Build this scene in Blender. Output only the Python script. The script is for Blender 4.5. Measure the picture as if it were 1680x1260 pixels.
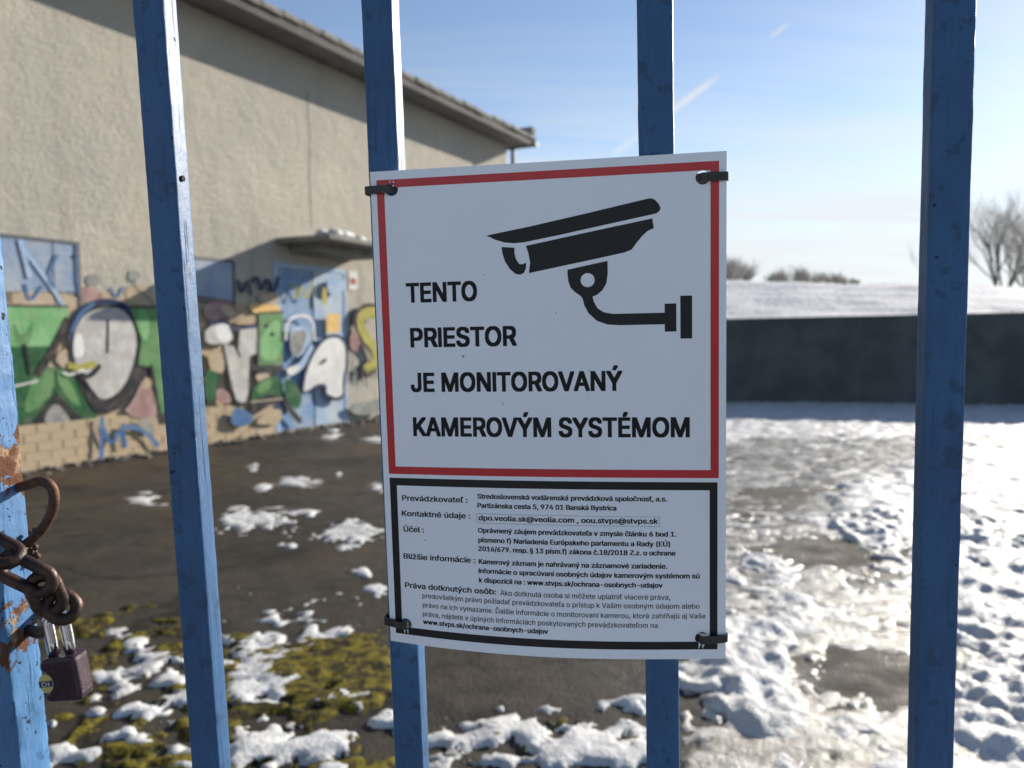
import bpy, bmesh, math, random, os
import numpy as np
from mathutils import Matrix, Vector
from mathutils.geometry import delaunay_2d_cdt

for o in list(bpy.data.objects):
    bpy.data.objects.remove(o)
random.seed(7)
sc = bpy.context.scene
COL = sc.collection

# ------------------------------------------------------------------ camera
HCAM = 1.30
PITCH = math.radians(3.5)
FPX = 1263.0
cam_d = bpy.data.cameras.new('camera')
cam = bpy.data.objects.new('camera', cam_d)
COL.objects.link(cam)
cam.location = (0, 0, HCAM)
cam.rotation_euler = (math.radians(90) - PITCH, 0, 0)
cam_d.sensor_width = 36
cam_d.lens = 36 * FPX / 1680
cam_d.clip_start = 0.02
cam_d.clip_end = 6000
cam_d.dof.use_dof = True
cam_d.dof.focus_distance = 0.468
cam_d.dof.aperture_fstop = 9.0
sc.camera = cam

# ------------------------------------------------------------------ light
SUN_AZ = math.radians(46)
SUN_EL = math.radians(21)
sun_d = bpy.data.lights.new('sun', 'SUN')
sun_d.energy = 5.0
sun_d.angle = math.radians(0.55)
sun_d.color = (1.0, 0.92, 0.80)
sun = bpy.data.objects.new('sun', sun_d)
COL.objects.link(sun)
sdir = Vector((math.sin(SUN_AZ) * math.cos(SUN_EL), math.cos(SUN_AZ) * math.cos(SUN_EL), math.sin(SUN_EL)))
sun.rotation_euler = (-sdir).to_track_quat('-Z', 'Y').to_euler()
sun.location = (6, 6, 8)

sc.view_settings.view_transform = 'Standard'
sc.view_settings.look = 'None'
sc.view_settings.gamma = 1
sc.view_settings.use_curve_mapping = False
sc.view_settings.exposure = 0.82
sc.cycles.max_bounces = 6
sc.cycles.use_denoising = True


class NT:
    """small helper for building node trees"""
    def __init__(s, tree):
        s.t = tree; s.n = tree.nodes; s.l = tree.links
    def new(s, typ, **kw):
        x = s.n.new(typ)
        for k, v in kw.items():
            setattr(x, k, v)
        return x
    def put(s, sock, v):
        if isinstance(v, bpy.types.NodeSocket):
            s.l.new(v, sock)
        elif v is not None:
            if isinstance(v, (tuple, list)) and len(v) == 3 and sock.type == 'RGBA':
                v = (*v, 1)
            sock.default_value = v
    def math(s, op, a, b=None, c=None, clamp=False):
        x = s.new('ShaderNodeMath', operation=op); x.use_clamp = clamp
        for i, v in enumerate((a, b, c)):
            if v is not None: s.put(x.inputs[i], v)
        return x.outputs[0]
    def vmath(s, op, a, b=None):
        x = s.new('ShaderNodeVectorMath', operation=op)
        s.put(x.inputs[0], a)
        if b is not None: s.put(x.inputs[1], b)
        return x.outputs['Value'] if op in ('DOT_PRODUCT', 'LENGTH') else x.outputs[0]
    def noise(s, vec, scale=5, detail=4, rough=.55, dist=0):
        x = s.new('ShaderNodeTexNoise')
        if vec is not None: s.put(x.inputs['Vector'], vec)
        x.inputs['Scale'].default_value = scale; x.inputs['Detail'].default_value = detail
        x.inputs['Roughness'].default_value = rough; x.inputs['Distortion'].default_value = dist
        return x.outputs[0]
    def step(s, v, a, b):
        x = s.new('ShaderNodeMapRange', interpolation_type='SMOOTHSTEP')
        s.put(x.inputs[0], v); x.inputs[1].default_value = a; x.inputs[2].default_value = b
        x.inputs[3].default_value = 0; x.inputs[4].default_value = 1
        return x.outputs[0]
    def mix(s, f, a, b):
        x = s.new('ShaderNodeMix', data_type='RGBA')
        s.put(x.inputs[0], f); s.put(x.inputs[6], a); s.put(x.inputs[7], b)
        return x.outputs[2]
    def lerp(s, f, a, b):
        x = s.new('ShaderNodeMix', data_type='FLOAT')
        s.put(x.inputs[0], f); s.put(x.inputs[2], a); s.put(x.inputs[3], b)
        return x.outputs[0]
    def scalev(s, vec, sx, sy, sz):
        return s.vmath('MULTIPLY', vec, (sx, sy, sz))
    def bump(s, h, strength=.3, dist=.01, normal=None):
        x = s.new('ShaderNodeBump'); x.inputs['Strength'].default_value = strength
        x.inputs['Distance'].default_value = dist; s.put(x.inputs['Height'], h)
        if normal is not None: s.put(x.inputs['Normal'], normal)
        return x.outputs[0]


# ------------------------------------------------------------------ pixel survey of the photograph -> places in the world
def cam2world(v):
    cp, sp = math.cos(PITCH), math.sin(PITCH)
    x, y, z = v
    return np.array([x, -y * sp + z * cp, HCAM - y * cp - z * sp])
def ray(px, py):
    return cam2world(((px - 840) / FPX, (py - 630) / FPX, 1)) - np.array([0, 0, HCAM])
def G(px, py, z=0.0):
    r = ray(px, py); k = (z - HCAM) / r[2]
    return np.array([r[0] * k, r[1] * k, z])
def at(px, py, dist):
    r = ray(px, py); return np.array([0, 0, HCAM]) + r * (dist / r[1])
def g2p(x, y):
    cp, sp = math.cos(PITCH), math.sin(PITCH)
    zc = y * cp + HCAM * sp; yd = HCAM * cp - y * sp
    return 840 + FPX * x / zc, 630 + FPX * yd / zc

# ------------------------------------------------------------------ world / sky
w = bpy.data.worlds.new('World'); sc.world = w; w.use_nodes = True
t = NT(w.node_tree); t.n.clear()
sky = t.new('ShaderNodeTexSky', sky_type='NISHITA')
sky.sun_disc = False; sky.sun_elevation = SUN_EL; sky.sun_rotation = SUN_AZ
sky.altitude = 300; sky.air_density = 1.0; sky.dust_density = 0.2; sky.ozone_density = 2.0
tc = t.new('ShaderNodeTexCoord')
d = t.vmath('NORMALIZE', tc.outputs['Generated'])
sep = t.new('ShaderNodeSeparateXYZ'); t.l.new(d, sep.inputs[0])
el = sep.outputs[2]
# low bank of thin stratus with streaky wisps above it
den = t.math('MAXIMUM', t.math('ADD', el, .10), .04)
pl = t.new('ShaderNodeCombineXYZ')
t.put(pl.inputs[0], t.math('DIVIDE', sep.outputs[0], den)); t.put(pl.inputs[1], t.math('DIVIDE', sep.outputs[1], den))
n1 = t.noise(t.scalev(pl.outputs[0], .55, 1.0, 1), 1.1, 6, .6, .6)
n2 = t.noise(t.scalev(pl.outputs[0], .25, 1.4, 1), 2.2, 5, .55, .8)
low = t.math('SUBTRACT', 1.0, t.step(t.math('ADD', el, t.math('MULTIPLY', t.math('SUBTRACT', n1, .5), .20)), .08, .29))
wisp = t.math('MULTIPLY', t.step(n2, .40, .80), t.math('SUBTRACT', 1.0, t.step(el, .22, .6)))
low = t.math('MULTIPLY', low, t.lerp(t.step(sep.outputs[1], -.5, .6), .25, 1.0))
fac = t.math('MINIMUM', t.math('ADD', t.math('MULTIPLY', low, .86), t.math('MULTIPLY', wisp, .42)), .92)
# a broken contrail: an arc of the sky through two sighted directions
d1 = Vector(ray(1110, 176)).normalized(); d2 = Vector(ray(1284, 46)).normalized()
nn = d1.cross(d2).normalized(); along = (d2 - d1).normalized()
off = t.math('ABSOLUTE', t.vmath('DOT_PRODUCT', d, tuple(nn)))
al = t.vmath('DOT_PRODUCT', d, tuple(along))
a1, a2 = d1.dot(along), d2.dot(along); L = a2 - a1
def seg(c, hw):
    return t.math('SUBTRACT', 1.0, t.step(t.math('ABSOLUTE', t.math('SUBTRACT', al, a1 + L * c)), hw * .25 * L, hw * L))
wid = t.math('ADD', .006, t.math('MULTIPLY', t.math('SUBTRACT', a1 + L * .5, al), .03))
trail = t.math('SUBTRACT', 1.0, t.math('DIVIDE', off, t.math('MAXIMUM', wid, .0025)), clamp=True)
segs = t.math('ADD', t.math('ADD', seg(.12, .42), t.math('MULTIPLY', seg(.97, .12), .7)), t.math('MULTIPLY', seg(-.5, .3), .6))
trail = t.math('MULTIPLY', t.math('MULTIPLY', trail, segs), .95, clamp=True)
front = t.step(sep.outputs[1], .2, .4)
fac = t.math('MAXIMUM', fac, t.math('MULTIPLY', trail, front))
bw = t.new('ShaderNodeRGBToBW'); t.l.new(sky.outputs[0], bw.inputs[0])
lum = t.math('MINIMUM', t.math('ADD', t.math('MULTIPLY', bw.outputs[0], .95), 2.0), 6.3)
cl = t.new('ShaderNodeCombineColor'); t.put(cl.inputs[0], t.math('MULTIPLY', lum, .95)); t.put(cl.inputs[1], lum); t.put(cl.inputs[2], t.math('MULTIPLY', lum, 1.04))
hs = t.new('ShaderNodeHueSaturation'); hs.inputs['Hue'].default_value = .504; hs.inputs['Saturation'].default_value = .95; hs.inputs['Value'].default_value = 1.06
t.l.new(sky.outputs[0], hs.inputs['Color'])
colr = t.mix(fac, hs.outputs[0], cl.outputs[0])
bg = t.new('ShaderNodeBackground'); t.put(bg.inputs[0], colr); bg.inputs[1].default_value = 0.080
out = t.new('ShaderNodeOutputWorld'); t.l.new(bg.outputs[0], out.inputs[0])


# ------------------------------------------------------------------ materials
MATS = {}
def base_mat(name):
    m = bpy.data.materials.new(name); m.use_nodes = True
    t = NT(m.node_tree)
    p = t.n['Principled BSDF']
    MATS[name] = m
    tc = t.new('ShaderNodeTexCoord')
    return m, t, p, tc.outputs['Object']
def pm(name, c1, c2=None, scale=6, rough=.6, bump=0, bscale=60, bdist=.004, spec=.5, metal=0, stretch=(1, 1, 1), lo=.35, hi=.65, rvar=0):
    m, t, p, co = base_mat(name)
    v = t.scalev(co, *stretch)
    if c2 is None: c2 = tuple(x * .82 for x in c1)
    n = t.noise(v, scale, 6, .6)
    t.put(p.inputs['Base Color'], t.mix(t.step(n, lo, hi), c1, c2))
    if rvar:
        t.put(p.inputs['Roughness'], t.lerp(t.noise(v, scale * 2.3, 4), rough - rvar, rough + rvar))
    else:
        p.inputs['Roughness'].default_value = rough
    p.inputs['Specular IOR Level'].default_value = spec
    p.inputs['Metallic'].default_value = metal
    if bump:
        t.put(p.inputs['Normal'], t.bump(t.noise(v, bscale, 5, .6), bump, bdist))
    return m

# blue bar paint: thick brushed enamel with chips
def paint(name, c, chip=.755, rust=False):
    m, t, p, co = base_mat(name)
    vs = t.scalev(co, 1, 1, .12)
    n = t.noise(co, 14, 5, .6)
    col = t.mix(t.step(n, .35, .7), c, tuple(x * .78 for x in c))
    brush = t.noise(vs, 420, 4, .6)
    col = t.mix(t.math('MULTIPLY', t.step(brush, .45, .75), .28), col, tuple(min(1, x * 1.25 + .02) for x in c))
    blotch = t.step(t.noise(co, 95, 3, .5), .60, .66)
    col = t.mix(t.math('MULTIPLY', blotch, .6), col, tuple(x * .45 for x in c))
    chipn = t.noise(co, 150, 2, .5)
    ch = t.step(chipn, chip, chip + .03)
    col = t.mix(ch, col, (.018, .014, .014))
    rgh = t.lerp(ch, t.lerp(n, .46, .58), .85)
    h = t.math('ADD', t.math('MULTIPLY', brush, .5), t.math('ADD', t.math('MULTIPLY', t.noise(co, 60, 4, .6), 1.0), t.math('MULTIPLY', ch, -1.2)))
    bst = .6
    runs = t.step(t.noise(t.scalev(co, 1, 1, .05), 260, 3, .6), .60, .70)
    h = t.math('ADD', h, t.math('MULTIPLY', runs, .9))
    grime = t.math('MULTIPLY', t.step(t.noise(t.scalev(co, 1, 1, .35), 34, 6, .7), .55, .75), .4)
    col = t.mix(grime, col, (.030, .065, .12))
    if rust:
        sx = t.new('ShaderNodeSeparateXYZ'); t.l.new(co, sx.inputs[0])
        z = sx.outputs[2]
        def g(zc, hw, amp):
            return t.math('MULTIPLY', t.math('SUBTRACT', 1.0, t.math('DIVIDE', t.math('ABSOLUTE', t.math('SUBTRACT', z, zc)), hw), clamp=True), amp)
        zones = t.math('ADD', t.math('ADD', g(PZ(765), .045, .34), g(PZ(1050), .055, .24)), g(PZ(905), .07, .10))
        rn = t.noise(co, 46, 7, .62, .5)
        r = t.step(t.math('ADD', rn, zones), .72, .76)
        rc = t.mix(t.noise(co, 130, 5, .6), (.16, .055, .02), (.045, .02, .014))
        rc = t.mix(t.step(t.noise(co, 60, 3), .5, .62), rc, (.32, .21, .13))
        col = t.mix(r, col, rc)
        rgh = t.lerp(r, rgh, .9)
        h = t.math('ADD', h, t.math('MULTIPLY', r, t.math('MULTIPLY', t.noise(co, 220, 5, .7), -2.4)))
        bst = .7
    t.put(p.inputs['Base Color'], col); t.put(p.inputs['Roughness'], rgh)
    p.inputs['Specular IOR Level'].default_value = .45
    t.put(p.inputs['Normal'], t.bump(h, bst, .0012))
    return m


# ------------------------------------------------------------------ mesh helpers
def mesh(name, verts, faces, smooth=False):
    me = bpy.data.meshes.new(name)
    me.from_pydata([tuple(map(float, v)) for v in verts], [], [tuple(map(int, f)) for f in faces])
    me.update()
    if smooth:
        me.polygons.foreach_set('use_smooth', [True] * len(me.polygons))
    return me
def obj(name, me, m=None, parent=None, loc=None, mw=None):
    o = bpy.data.objects.new(name, me)
    COL.objects.link(o)
    if parent is not None: o.parent = parent
    if m is not None and me is not None:
        if len(me.materials) == 0: me.materials.append(m)
    if loc is not None: o.location = loc
    if mw is not None: o.matrix_world = mw
    return o
def tag(o, label=None, cat=None, group=None, kind=None):
    if label: o['label'] = label
    if cat: o['category'] = cat
    if group: o['group'] = group
    if kind: o['kind'] = kind
    return o
def empty(name, mw):
    o = bpy.data.objects.new(name, None); COL.objects.link(o); o.matrix_world = mw
    o.empty_display_size = .1
    return o
def box(x0, x1, y0, y1, z0, z1):
    v = [(x, y, z) for z in (z0, z1) for y in (y0, y1) for x in (x0, x1)]
    f = [(0, 2, 3, 1), (4, 5, 7, 6), (0, 1, 5, 4), (2, 6, 7, 3), (0, 4, 6, 2), (1, 3, 7, 5)]
    return v, f
def bevel_mesh(name, verts, faces, w, seg=2, smooth=True):
    bm = bmesh.new()
    vs = [bm.verts.new(v) for v in verts]
    for f in faces: bm.faces.new([vs[i] for i in f])
    bmesh.ops.recalc_face_normals(bm, faces=bm.faces)
    bmesh.ops.bevel(bm, geom=list(bm.edges), offset=w, segments=seg, affect='EDGES', profile=.5)
    me = bpy.data.meshes.new(name); bm.to_mesh(me); bm.free()
    return me
def tube(pts, rad, ns=8, closed=False, caps=True, jitter=0):
    pts = [np.array(p, float) for p in pts]; n = len(pts)
    if np.isscalar(rad): rad = [rad] * n
    V = []; F = []
    def tan(i):
        a = pts[(i - 1) % n] if (closed or i > 0) else pts[0]
        b = pts[(i + 1) % n] if (closed or i < n - 1) else pts[-1]
        d = b - a; return d / (np.linalg.norm(d) + 1e-12)
    T = tan(0); ref = np.array([0, 0, 1.]) if abs(T[2]) < .9 else np.array([1., 0, 0])
    N = np.cross(T, ref); N /= np.linalg.norm(N)
    for i in range(n):
        T = tan(i); N = N - T * (N @ T); N /= np.linalg.norm(N); B = np.cross(T, N)
        for k in range(ns):
            a = 2 * math.pi * k / ns
            r = rad[i] * (1 + jitter * (random.random() - .5))
            V.append(pts[i] + (N * math.cos(a) + B * math.sin(a)) * r)
    for i in range(n if closed else n - 1):
        j = (i + 1) % n
        for k in range(ns):
            k2 = (k + 1) % ns
            F.append((i * ns + k, i * ns + k2, j * ns + k2, j * ns + k))
    if caps and not closed:
        F.append(tuple(range(ns - 1, -1, -1))); F.append(tuple((n - 1) * ns + k for k in range(ns)))
    return V, F
def join(parts):
    V = []; F = []
    for v, f in parts:
        o = len(V); V += list(v); F += [tuple(i + o for i in q) for q in f]
    return V, F
_r = np.random.RandomState(11)
_lat = _r.rand(256, 256)
def vnoise(x, y):
    x = np.asarray(x, float); y = np.asarray(y, float)
    xi = np.floor(x).astype(int); yi = np.floor(y).astype(int)
    fx = x - xi; fy = y - yi
    fx = fx * fx * (3 - 2 * fx); fy = fy * fy * (3 - 2 * fy)
    g = lambda a, b: _lat[a % 256, b % 256]
    return (g(xi, yi) * (1 - fx) + g(xi + 1, yi) * fx) * (1 - fy) + (g(xi, yi + 1) * (1 - fx) + g(xi + 1, yi + 1) * fx) * fy
def fbm(x, y, o=4, ox=0):
    s = 0; a = .5; tot = 0
    x = np.asarray(x, float); y = np.asarray(y, float)
    for k in range(o):
        s = s + a * vnoise(x * 2 ** k + 17.3 * k + ox, y * 2 ** k + 31.7 * k + ox * .7); tot += a; a *= .5
    return s / tot
def sm(a, b, x):
    u = np.clip((x - a) / (b - a), 0, 1); return u * u * (3 - 2 * u)


# ================================================================== GROUND
m, t, p, co = base_mat('wet_asphalt')
n = t.noise(co, .9, 6, .62, .3); n2 = t.noise(co, 7, 6, .65); n3 = t.noise(co, 90, 3, .6)
c = t.mix(t.step(n, .35, .65), (.021, .0178, .0138), (.049, .041, .031))
c = t.mix(t.math('MULTIPLY', t.step(n2, .5, .75), .6), c, (.066, .056, .043))
c = t.mix(t.math('MULTIPLY', t.step(n2, .5, .28), .7), c, (.012, .011, .010))
c = t.mix(t.step(n3, .66, .76), c, (.12, .105, .08))
vo = t.new('ShaderNodeTexVoronoi', feature='DISTANCE_TO_EDGE'); vo.inputs['Scale'].default_value = .55
wv_ = t.new('ShaderNodeTexNoise'); wv_.inputs['Scale'].default_value = 2.5; t.l.new(co, wv_.inputs['Vector'])
t.put(vo.inputs['Vector'], t.vmath('ADD', co, t.scalev(wv_.outputs['Color'], .5, .5, .5)))
crk = t.math('SUBTRACT', 1.0, t.step(vo.outputs['Distance'], .004, .018))
c = t.mix(t.math('MULTIPLY', crk, .75), c, (.008, .007, .006))
grit = t.step(t.noise(co, 210, 2, .5), .66, .72)
c = t.mix(t.math('MULTIPLY', grit, t.step(n2, .4, .7)), c, (.20, .18, .14))
c = t.mix(t.math('MULTIPLY', t.step(t.noise(co, .45, 5, .7, .5), .48, .66), .55), c, (.075, .052, .030))
t.put(p.inputs['Base Color'], c)
t.put(p.inputs['Roughness'], t.lerp(t.step(t.noise(co, 1.7, 4, .6), .4, .62), .42, .85))
p.inputs['Specular IOR Level'].default_value = .22
t.put(p.inputs['Normal'], t.bump(t.math('ADD', n3, t.math('MULTIPLY', n2, 2.)), .55, .012))
ground_mat = m
v = [(-2500, -600, 0), (2500, -600, 0), (2500, 4000, 0), (-2500, 4000, 0)]
tag(obj('ground', mesh('ground', v, [(0, 1, 2, 3)]), ground_mat), kind='structure')

def field_grid(x0, x1, y0, y1, step):
    xs = np.arange(x0, x1 + step * .5, step); ys = np.arange(y0, y1 + step * .5, step)
    return np.meshgrid(xs, ys)
def ell(px, py, cx, cy, rx, ry):
    return 1 - np.sqrt(((px - cx) / rx) ** 2 + ((py - cy) / ry) ** 2)

LEFT_PATCH = [(240, 818, 30, 12), (418, 856, 70, 23), (392, 838, 30, 10), (566, 874, 52, 22), (487, 792, 32, 10), (432, 800, 16, 8), (546, 716, 16, 7), (548, 707, 12, 4), (416, 771, 15, 6), (414, 763, 12, 4), (622, 722, 26, 7), (618, 800, 16, 10), (508, 842, 15, 9), (478, 896, 18, 6), (597, 940, 14, 7), (555, 778, 10, 5), (618, 972, 20, 9), (196, 1042, 22, 9),
              (470, 1085, 95, 62), (520, 1062, 72, 34), (430, 1130, 60, 32), (250, 1085, 42, 16), (275, 1115, 40, 14), (220, 1130, 46, 12), (300, 1100, 30, 20), (450, 1215, 70, 30), (520, 1232, 55, 30), (250, 1170, 60, 14), (310, 1150, 45, 14), (200, 1210, 50, 12), (630, 1180, 36, 22), (360, 1238, 60, 16), (110, 1240, 60, 14), (160, 1170, 26, 8), (200, 1100, 20, 8), (560, 1150, 26, 14),
              (850, 1200, 60, 20), (760, 1222, 66, 18), (930, 1222, 80, 26), (1010, 1198, 44, 14), (1040, 1160, 26, 16), (860, 1250, 120, 14), (960, 1245, 80, 26), (1030, 1240, 40, 20), (700, 1225, 30, 12)]
_c = random.Random(3)
CRUMBS = [(_c.uniform(70, 620), _c.uniform(1050, 1275), _c.uniform(9, 30), _c.uniform(5, 12)) for _ in range(52)]
BARE = [(1285, 812, 120, 20, 1.3), (1330, 905, 190, 30, 1.5), (1445, 1105, 120, 60, 1.7), (1350, 1080, 60, 26, 1.1), (1645, 748, 70, 11, 1.5), (1655, 880, 90, 9, 1.4), (1150, 1160, 44, 26, 1.8), (1430, 940, 70, 26, 1.4), (1200, 850, 70, 26, .9), (1640, 1100, 30, 14, 1.2), (1300, 760, 40, 60, .5), (1480, 1010, 60, 30, .8), (1590, 1065, 50, 22, 1.3)]
THICK = [(1440, 842, 70, 62, 1.4), (1600, 800, 130, 70, 1.3), (1650, 930, 140, 62, 1.3), (1640, 1010, 100, 70, 1.4), (1720, 1180, 200, 120, 1.5), (1620, 1230, 110, 70, 1.4), (1455, 925, 34, 14, .8), (1210, 1070, 95, 60, 1.5), (1250, 1165, 70, 46, 1.3), (1150, 1105, 60, 34, 1.3), (1290, 1010, 60, 30, .8), (1250, 945, 60, 30, .8)]

def snow_fields(x, y):
    px, py = g2p(x, y)
    a = fbm(x * 2.2, y * 2.2, 4); b = fbm(x * 7, y * 7, 4, 5); c = fbm(x * 19, y * 19, 4, 9)
    F = np.full(x.shape, -9.)
    for (cx, cy, rx, ry) in LEFT_PATCH + CRUMBS:
        k_ = 1.12 if cy > 1000 else .84
        F = np.maximum(F, ell(px, py, cx, cy, rx * k_, ry * k_))
    base = F
    F = F + 1.9 * (b - .5) + (2.2 + 1.2 * sm(980, 1050, py)) * (c - .5)
    hl = (.006 + .008 * sm(900, 1200, py)) * sm(0, .55, F) * (.25 + .75 * sm(-.2, .35, base))
    edge = np.clip((px - 1118) / 70, -4, .75) + .55 * (b - .5)
    edge = np.where(py < 720, np.clip((px - 860) / 80, -2, 1), edge)
    Fr = edge - .78 + 2.0 * (a - .46) + 2.1 * (b - .5) + 1.6 * (c - .5)
    th = np.zeros(x.shape)
    for (cx, cy, rx, ry, k) in THICK:
        e = ell(px + 60 * (b - .5), py + 26 * (b - .5), cx, cy, rx * 1.08, ry * 1.08)
        th = np.maximum(th, k * sm(-.05, .22, e))
    Fr = Fr + 1.3 * th
    for (cx, cy, rx, ry, k) in BARE:
        Fr = Fr - k * 1.15 * sm(-.25, .6, ell(px + 190 * (b - .5), py + 60 * (c - .5), cx, cy, rx, ry)) * (1 - .75 * np.clip(th, 0, 1))
    Fr = Fr + 1.0 * sm(735, 690, py) * (px > 900) - .35 * sm(690, 740, py) * sm(840, 780, py)
    hr = (.006 + .017 * th + .018 * sm(735, 690, py)) * sm(0, .5, Fr)
    rm = sm(.36, .64, fbm(x * 1.3, y * 1.3, 3, 40))
    lump = .30 + 1.5 * sm(.25, .75, b) * (.6 + .4 * c) + (.15 + .9 * rm) * (c - .5)
    h = np.maximum(hl * (.35 + b + 1.0 * (c - .3)), hr * lump)
    tot = np.maximum(F, Fr)
    h = np.where(tot > 0, h + .006 * c * sm(0, .3, tot), -.02)
    wet = np.where((px > 1120), Fr + 1.15, -1)
    moss = sm(985, 1050, py + 60 * (a - .5)) * sm(700, 600, px + 80 * (a - .5)) + .9 * sm(0, .4, ell(px, py, 910, 1212, 190, 46)) + 1.1 * sm(0, .4, ell(px, py, 1200, 1200, 50, 18)) + .9 * sm(0, .3, ell(px, py, 560, 1110, 120, 70)) * .8
    moss = np.where(px < 60, 1.0 * sm(985, 1050, py), moss)
    return h, tot, wet, moss, a, b, c

def height_sheet(name, x0, x1, y0, y1, step, which, zfun):
    X, Y = field_grid(x0, x1, y0, y1, step)
    X = X + (_r.rand(*X.shape) - .5) * step * .35; Y = Y + (_r.rand(*Y.shape) - .5) * step * .35
    Z, keep = zfun(X, Y)
    ny, nx = X.shape
    idx = np.arange(nx * ny).reshape(ny, nx)
    q = np.stack([idx[:-1, :-1], idx[:-1, 1:], idx[1:, 1:], idx[1:, :-1]], -1).reshape(-1, 4)
    k = keep.ravel(); fk = k[q].any(1)
    q = q[fk]
    used = np.unique(q); remap = np.full(nx * ny, -1); remap[used] = np.arange(len(used))
    V = np.stack([X.ravel()[used], Y.ravel()[used], Z.ravel()[used]], -1)
    return V, remap[q]
def np_mesh(name, V, Q):
    me = bpy.data.meshes.new(name)
    me.vertices.add(len(V)); me.vertices.foreach_set('co', V.astype(np.float32).ravel())
    me.loops.add(len(Q) * 4); me.loops.foreach_set('vertex_index', Q.astype(np.int32).ravel())
    me.polygons.add(len(Q)); me.polygons.foreach_set('loop_start', np.arange(0, len(Q) * 4, 4, dtype=np.int32))
    me.polygons.foreach_set('use_smooth', np.ones(len(Q), bool))
    me.update(calc_edges=True); me.validate()
    return me
def two(fn):
    A = height_sheet('', -3.6, 4.6, 1.9, 5.6, .016, 0, fn)
    B = height_sheet('', -7, 13, 5.6, 15.6, .045, 0, fn)
    V = np.vstack([A[0], B[0]]); Q = np.vstack([A[1], B[1] + len(A[0])])
    return V, Q

def z_snow(x, y):
    h, tot, wet, moss, a, b, c = snow_fields(x, y)
    return h, tot > 0
def z_slush(x, y):
    h, tot, wet, moss, a, b, c = snow_fields(x, y)
    f = wet + .8 * (c - .5)
    return np.where(f > 0, .003 + .010 * c * sm(0, .5, f), -.006), f > 0
def z_moss(x, y):
    h, tot, wet, moss, a, b, c = snow_fields(x, y)
    f = moss - 1.05 + 1.7 * (b - .42) + 2.0 * (c - .5)
    d2 = fbm(x * 40, y * 40, 2, 3)
    return np.where(f > 0, .003 + .014 * sm(0, .6, f) * (.3 + c) + .007 * d2, -.012), f > 0

m, t, p, co = base_mat('melting_snow')
n = t.noise(co, 3, 4, .6)
c = t.mix(t.step(n, .35, .7), (.60, .61, .62), (.47, .47, .46))
c = t.mix(t.math('MULTIPLY', t.step(t.noise(co, 26, 6, .7), .54, .74), .55), c, (.33, .30, .24))
t.put(p.inputs['Base Color'], c); p.inputs['Roughness'].default_value = .55; p.inputs['Specular IOR Level'].default_value = .3
t.put(p.inputs['Normal'], t.bump(t.math('ADD', t.noise(co, 45, 4, .6), t.math('MULTIPLY', t.noise(co, 160, 3, .6), .4)), .8, .012, t.bump(t.math('MULTIPLY', t.noise(co, 9, 4, .6), t.step(t.noise(co, 1.6, 3, .5), .38, .66)), .5, .06)))
snow_mat = m
m, t, p, co = base_mat('wet_slush')
n = t.noise(co, 5, 6, .65, .4)
c = t.mix(t.step(n, .40, .62), (.22, .20, .16), (.54, .52, .47))
c = t.mix(t.step(t.noise(co, 1.8, 5, .6), .56, .68), c, (.15, .135, .11))
t.put(p.inputs['Base Color'], c)
t.put(p.inputs['Roughness'], t.lerp(t.step(t.noise(co, 8, 4), .4, .6), .10, .36))
t.put(p.inputs['Normal'], t.bump(t.math('ADD', t.noise(co, 38, 5, .65), t.math('MULTIPLY', t.noise(co, 120, 3, .6), .5)), .85, .010))
slush_mat = m
moss_mat = pm('moss', (.165, .138, .014), (.026, .020, .009), 21, .9, 1.0, 70, .02, spec=.2, lo=.40, hi=.60)
V, Q = two(z_snow)
def z_bounce(x, y):  # unseen snow added around and behind the camera to bounce light onto the sign
    f = fbm(x * .9, y * .9, 4, 21) + .25 * (fbm(x * 5, y * 5, 3, 2) - .5) - .47
    return np.where(f > 0, .005 + .03 * sm(0, .2, f), -.02), f > 0
V2, Q2 = height_sheet('', -9, 9, -9, 1.9, .09, 0, z_bounce)
Q = np.vstack([Q, Q2 + len(V)]); V = np.vstack([V, V2])
tag(obj('snow', np_mesh('snow', V, Q), snow_mat), 'patches of half melted white snow lying over the yard, with unseen snow added behind the camera for bounce light', 'snow', kind='stuff')
V, Q = two(z_slush); tag(obj('slush', np_mesh('slush', V, Q), slush_mat), 'wet glistening grey slush between the thicker snow on the right', 'slush', kind='stuff')
V, Q = height_sheet('', -3.6, 2.0, 1.9, 4.4, .018, 0, z_moss); tag(obj('moss', np_mesh('moss', V, Q), moss_mat), 'olive green moss cushions on the near asphalt between snow patches', 'moss', kind='stuff')

# ------------------------------------------------------------------ embankment of the covered reservoir and the dark wall before it
m, t, p, co = base_mat('field_snow')
n = t.noise(t.scalev(co, .7, 1.6, 1), .9, 6, .65); n2 = t.noise(t.scalev(co, .5, 1.3, 1), 4, 6, .65)
c = t.mix(t.step(n2, .40, .75), (.60, .61, .64), (.40, .39, .38))
c = t.mix(t.math('MULTIPLY', t.step(n, .58, .74), .5), c, (.22, .20, .16))
t.put(p.inputs['Base Color'], c); p.inputs['Roughness'].default_value = .8
t.put(p.inputs['Normal'], t.bump(t.noise(co, 6, 5, .6), .6, .12))
wl = G(1193, 661); wr = G(1680, 666)
wdir = (wr - wl); wlen = np.linalg.norm(wdir[:2]); wdir = wdir / wlen
wperp = np.array([-wdir[1], wdir[0], 0])
ridge_l, ridge_r = at(1193, 462, 27.0)[2], at(1680, 467, 26.0)[2]
xs = np.linspace(-7, 26, 120); ys = np.concatenate([np.linspace(.16, 12, 60), np.linspace(12.5, 60, 40)])
S, D = np.meshgrid(xs, ys)
rid = ridge_l + (ridge_r - ridge_l) * np.clip(S / wlen, -1.2, 4)
zz = 1.55 + (rid - 1.55) * sm(-3.5, 12, D) / 1.0 - (1 - sm(0, 2, D)) * .0
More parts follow.
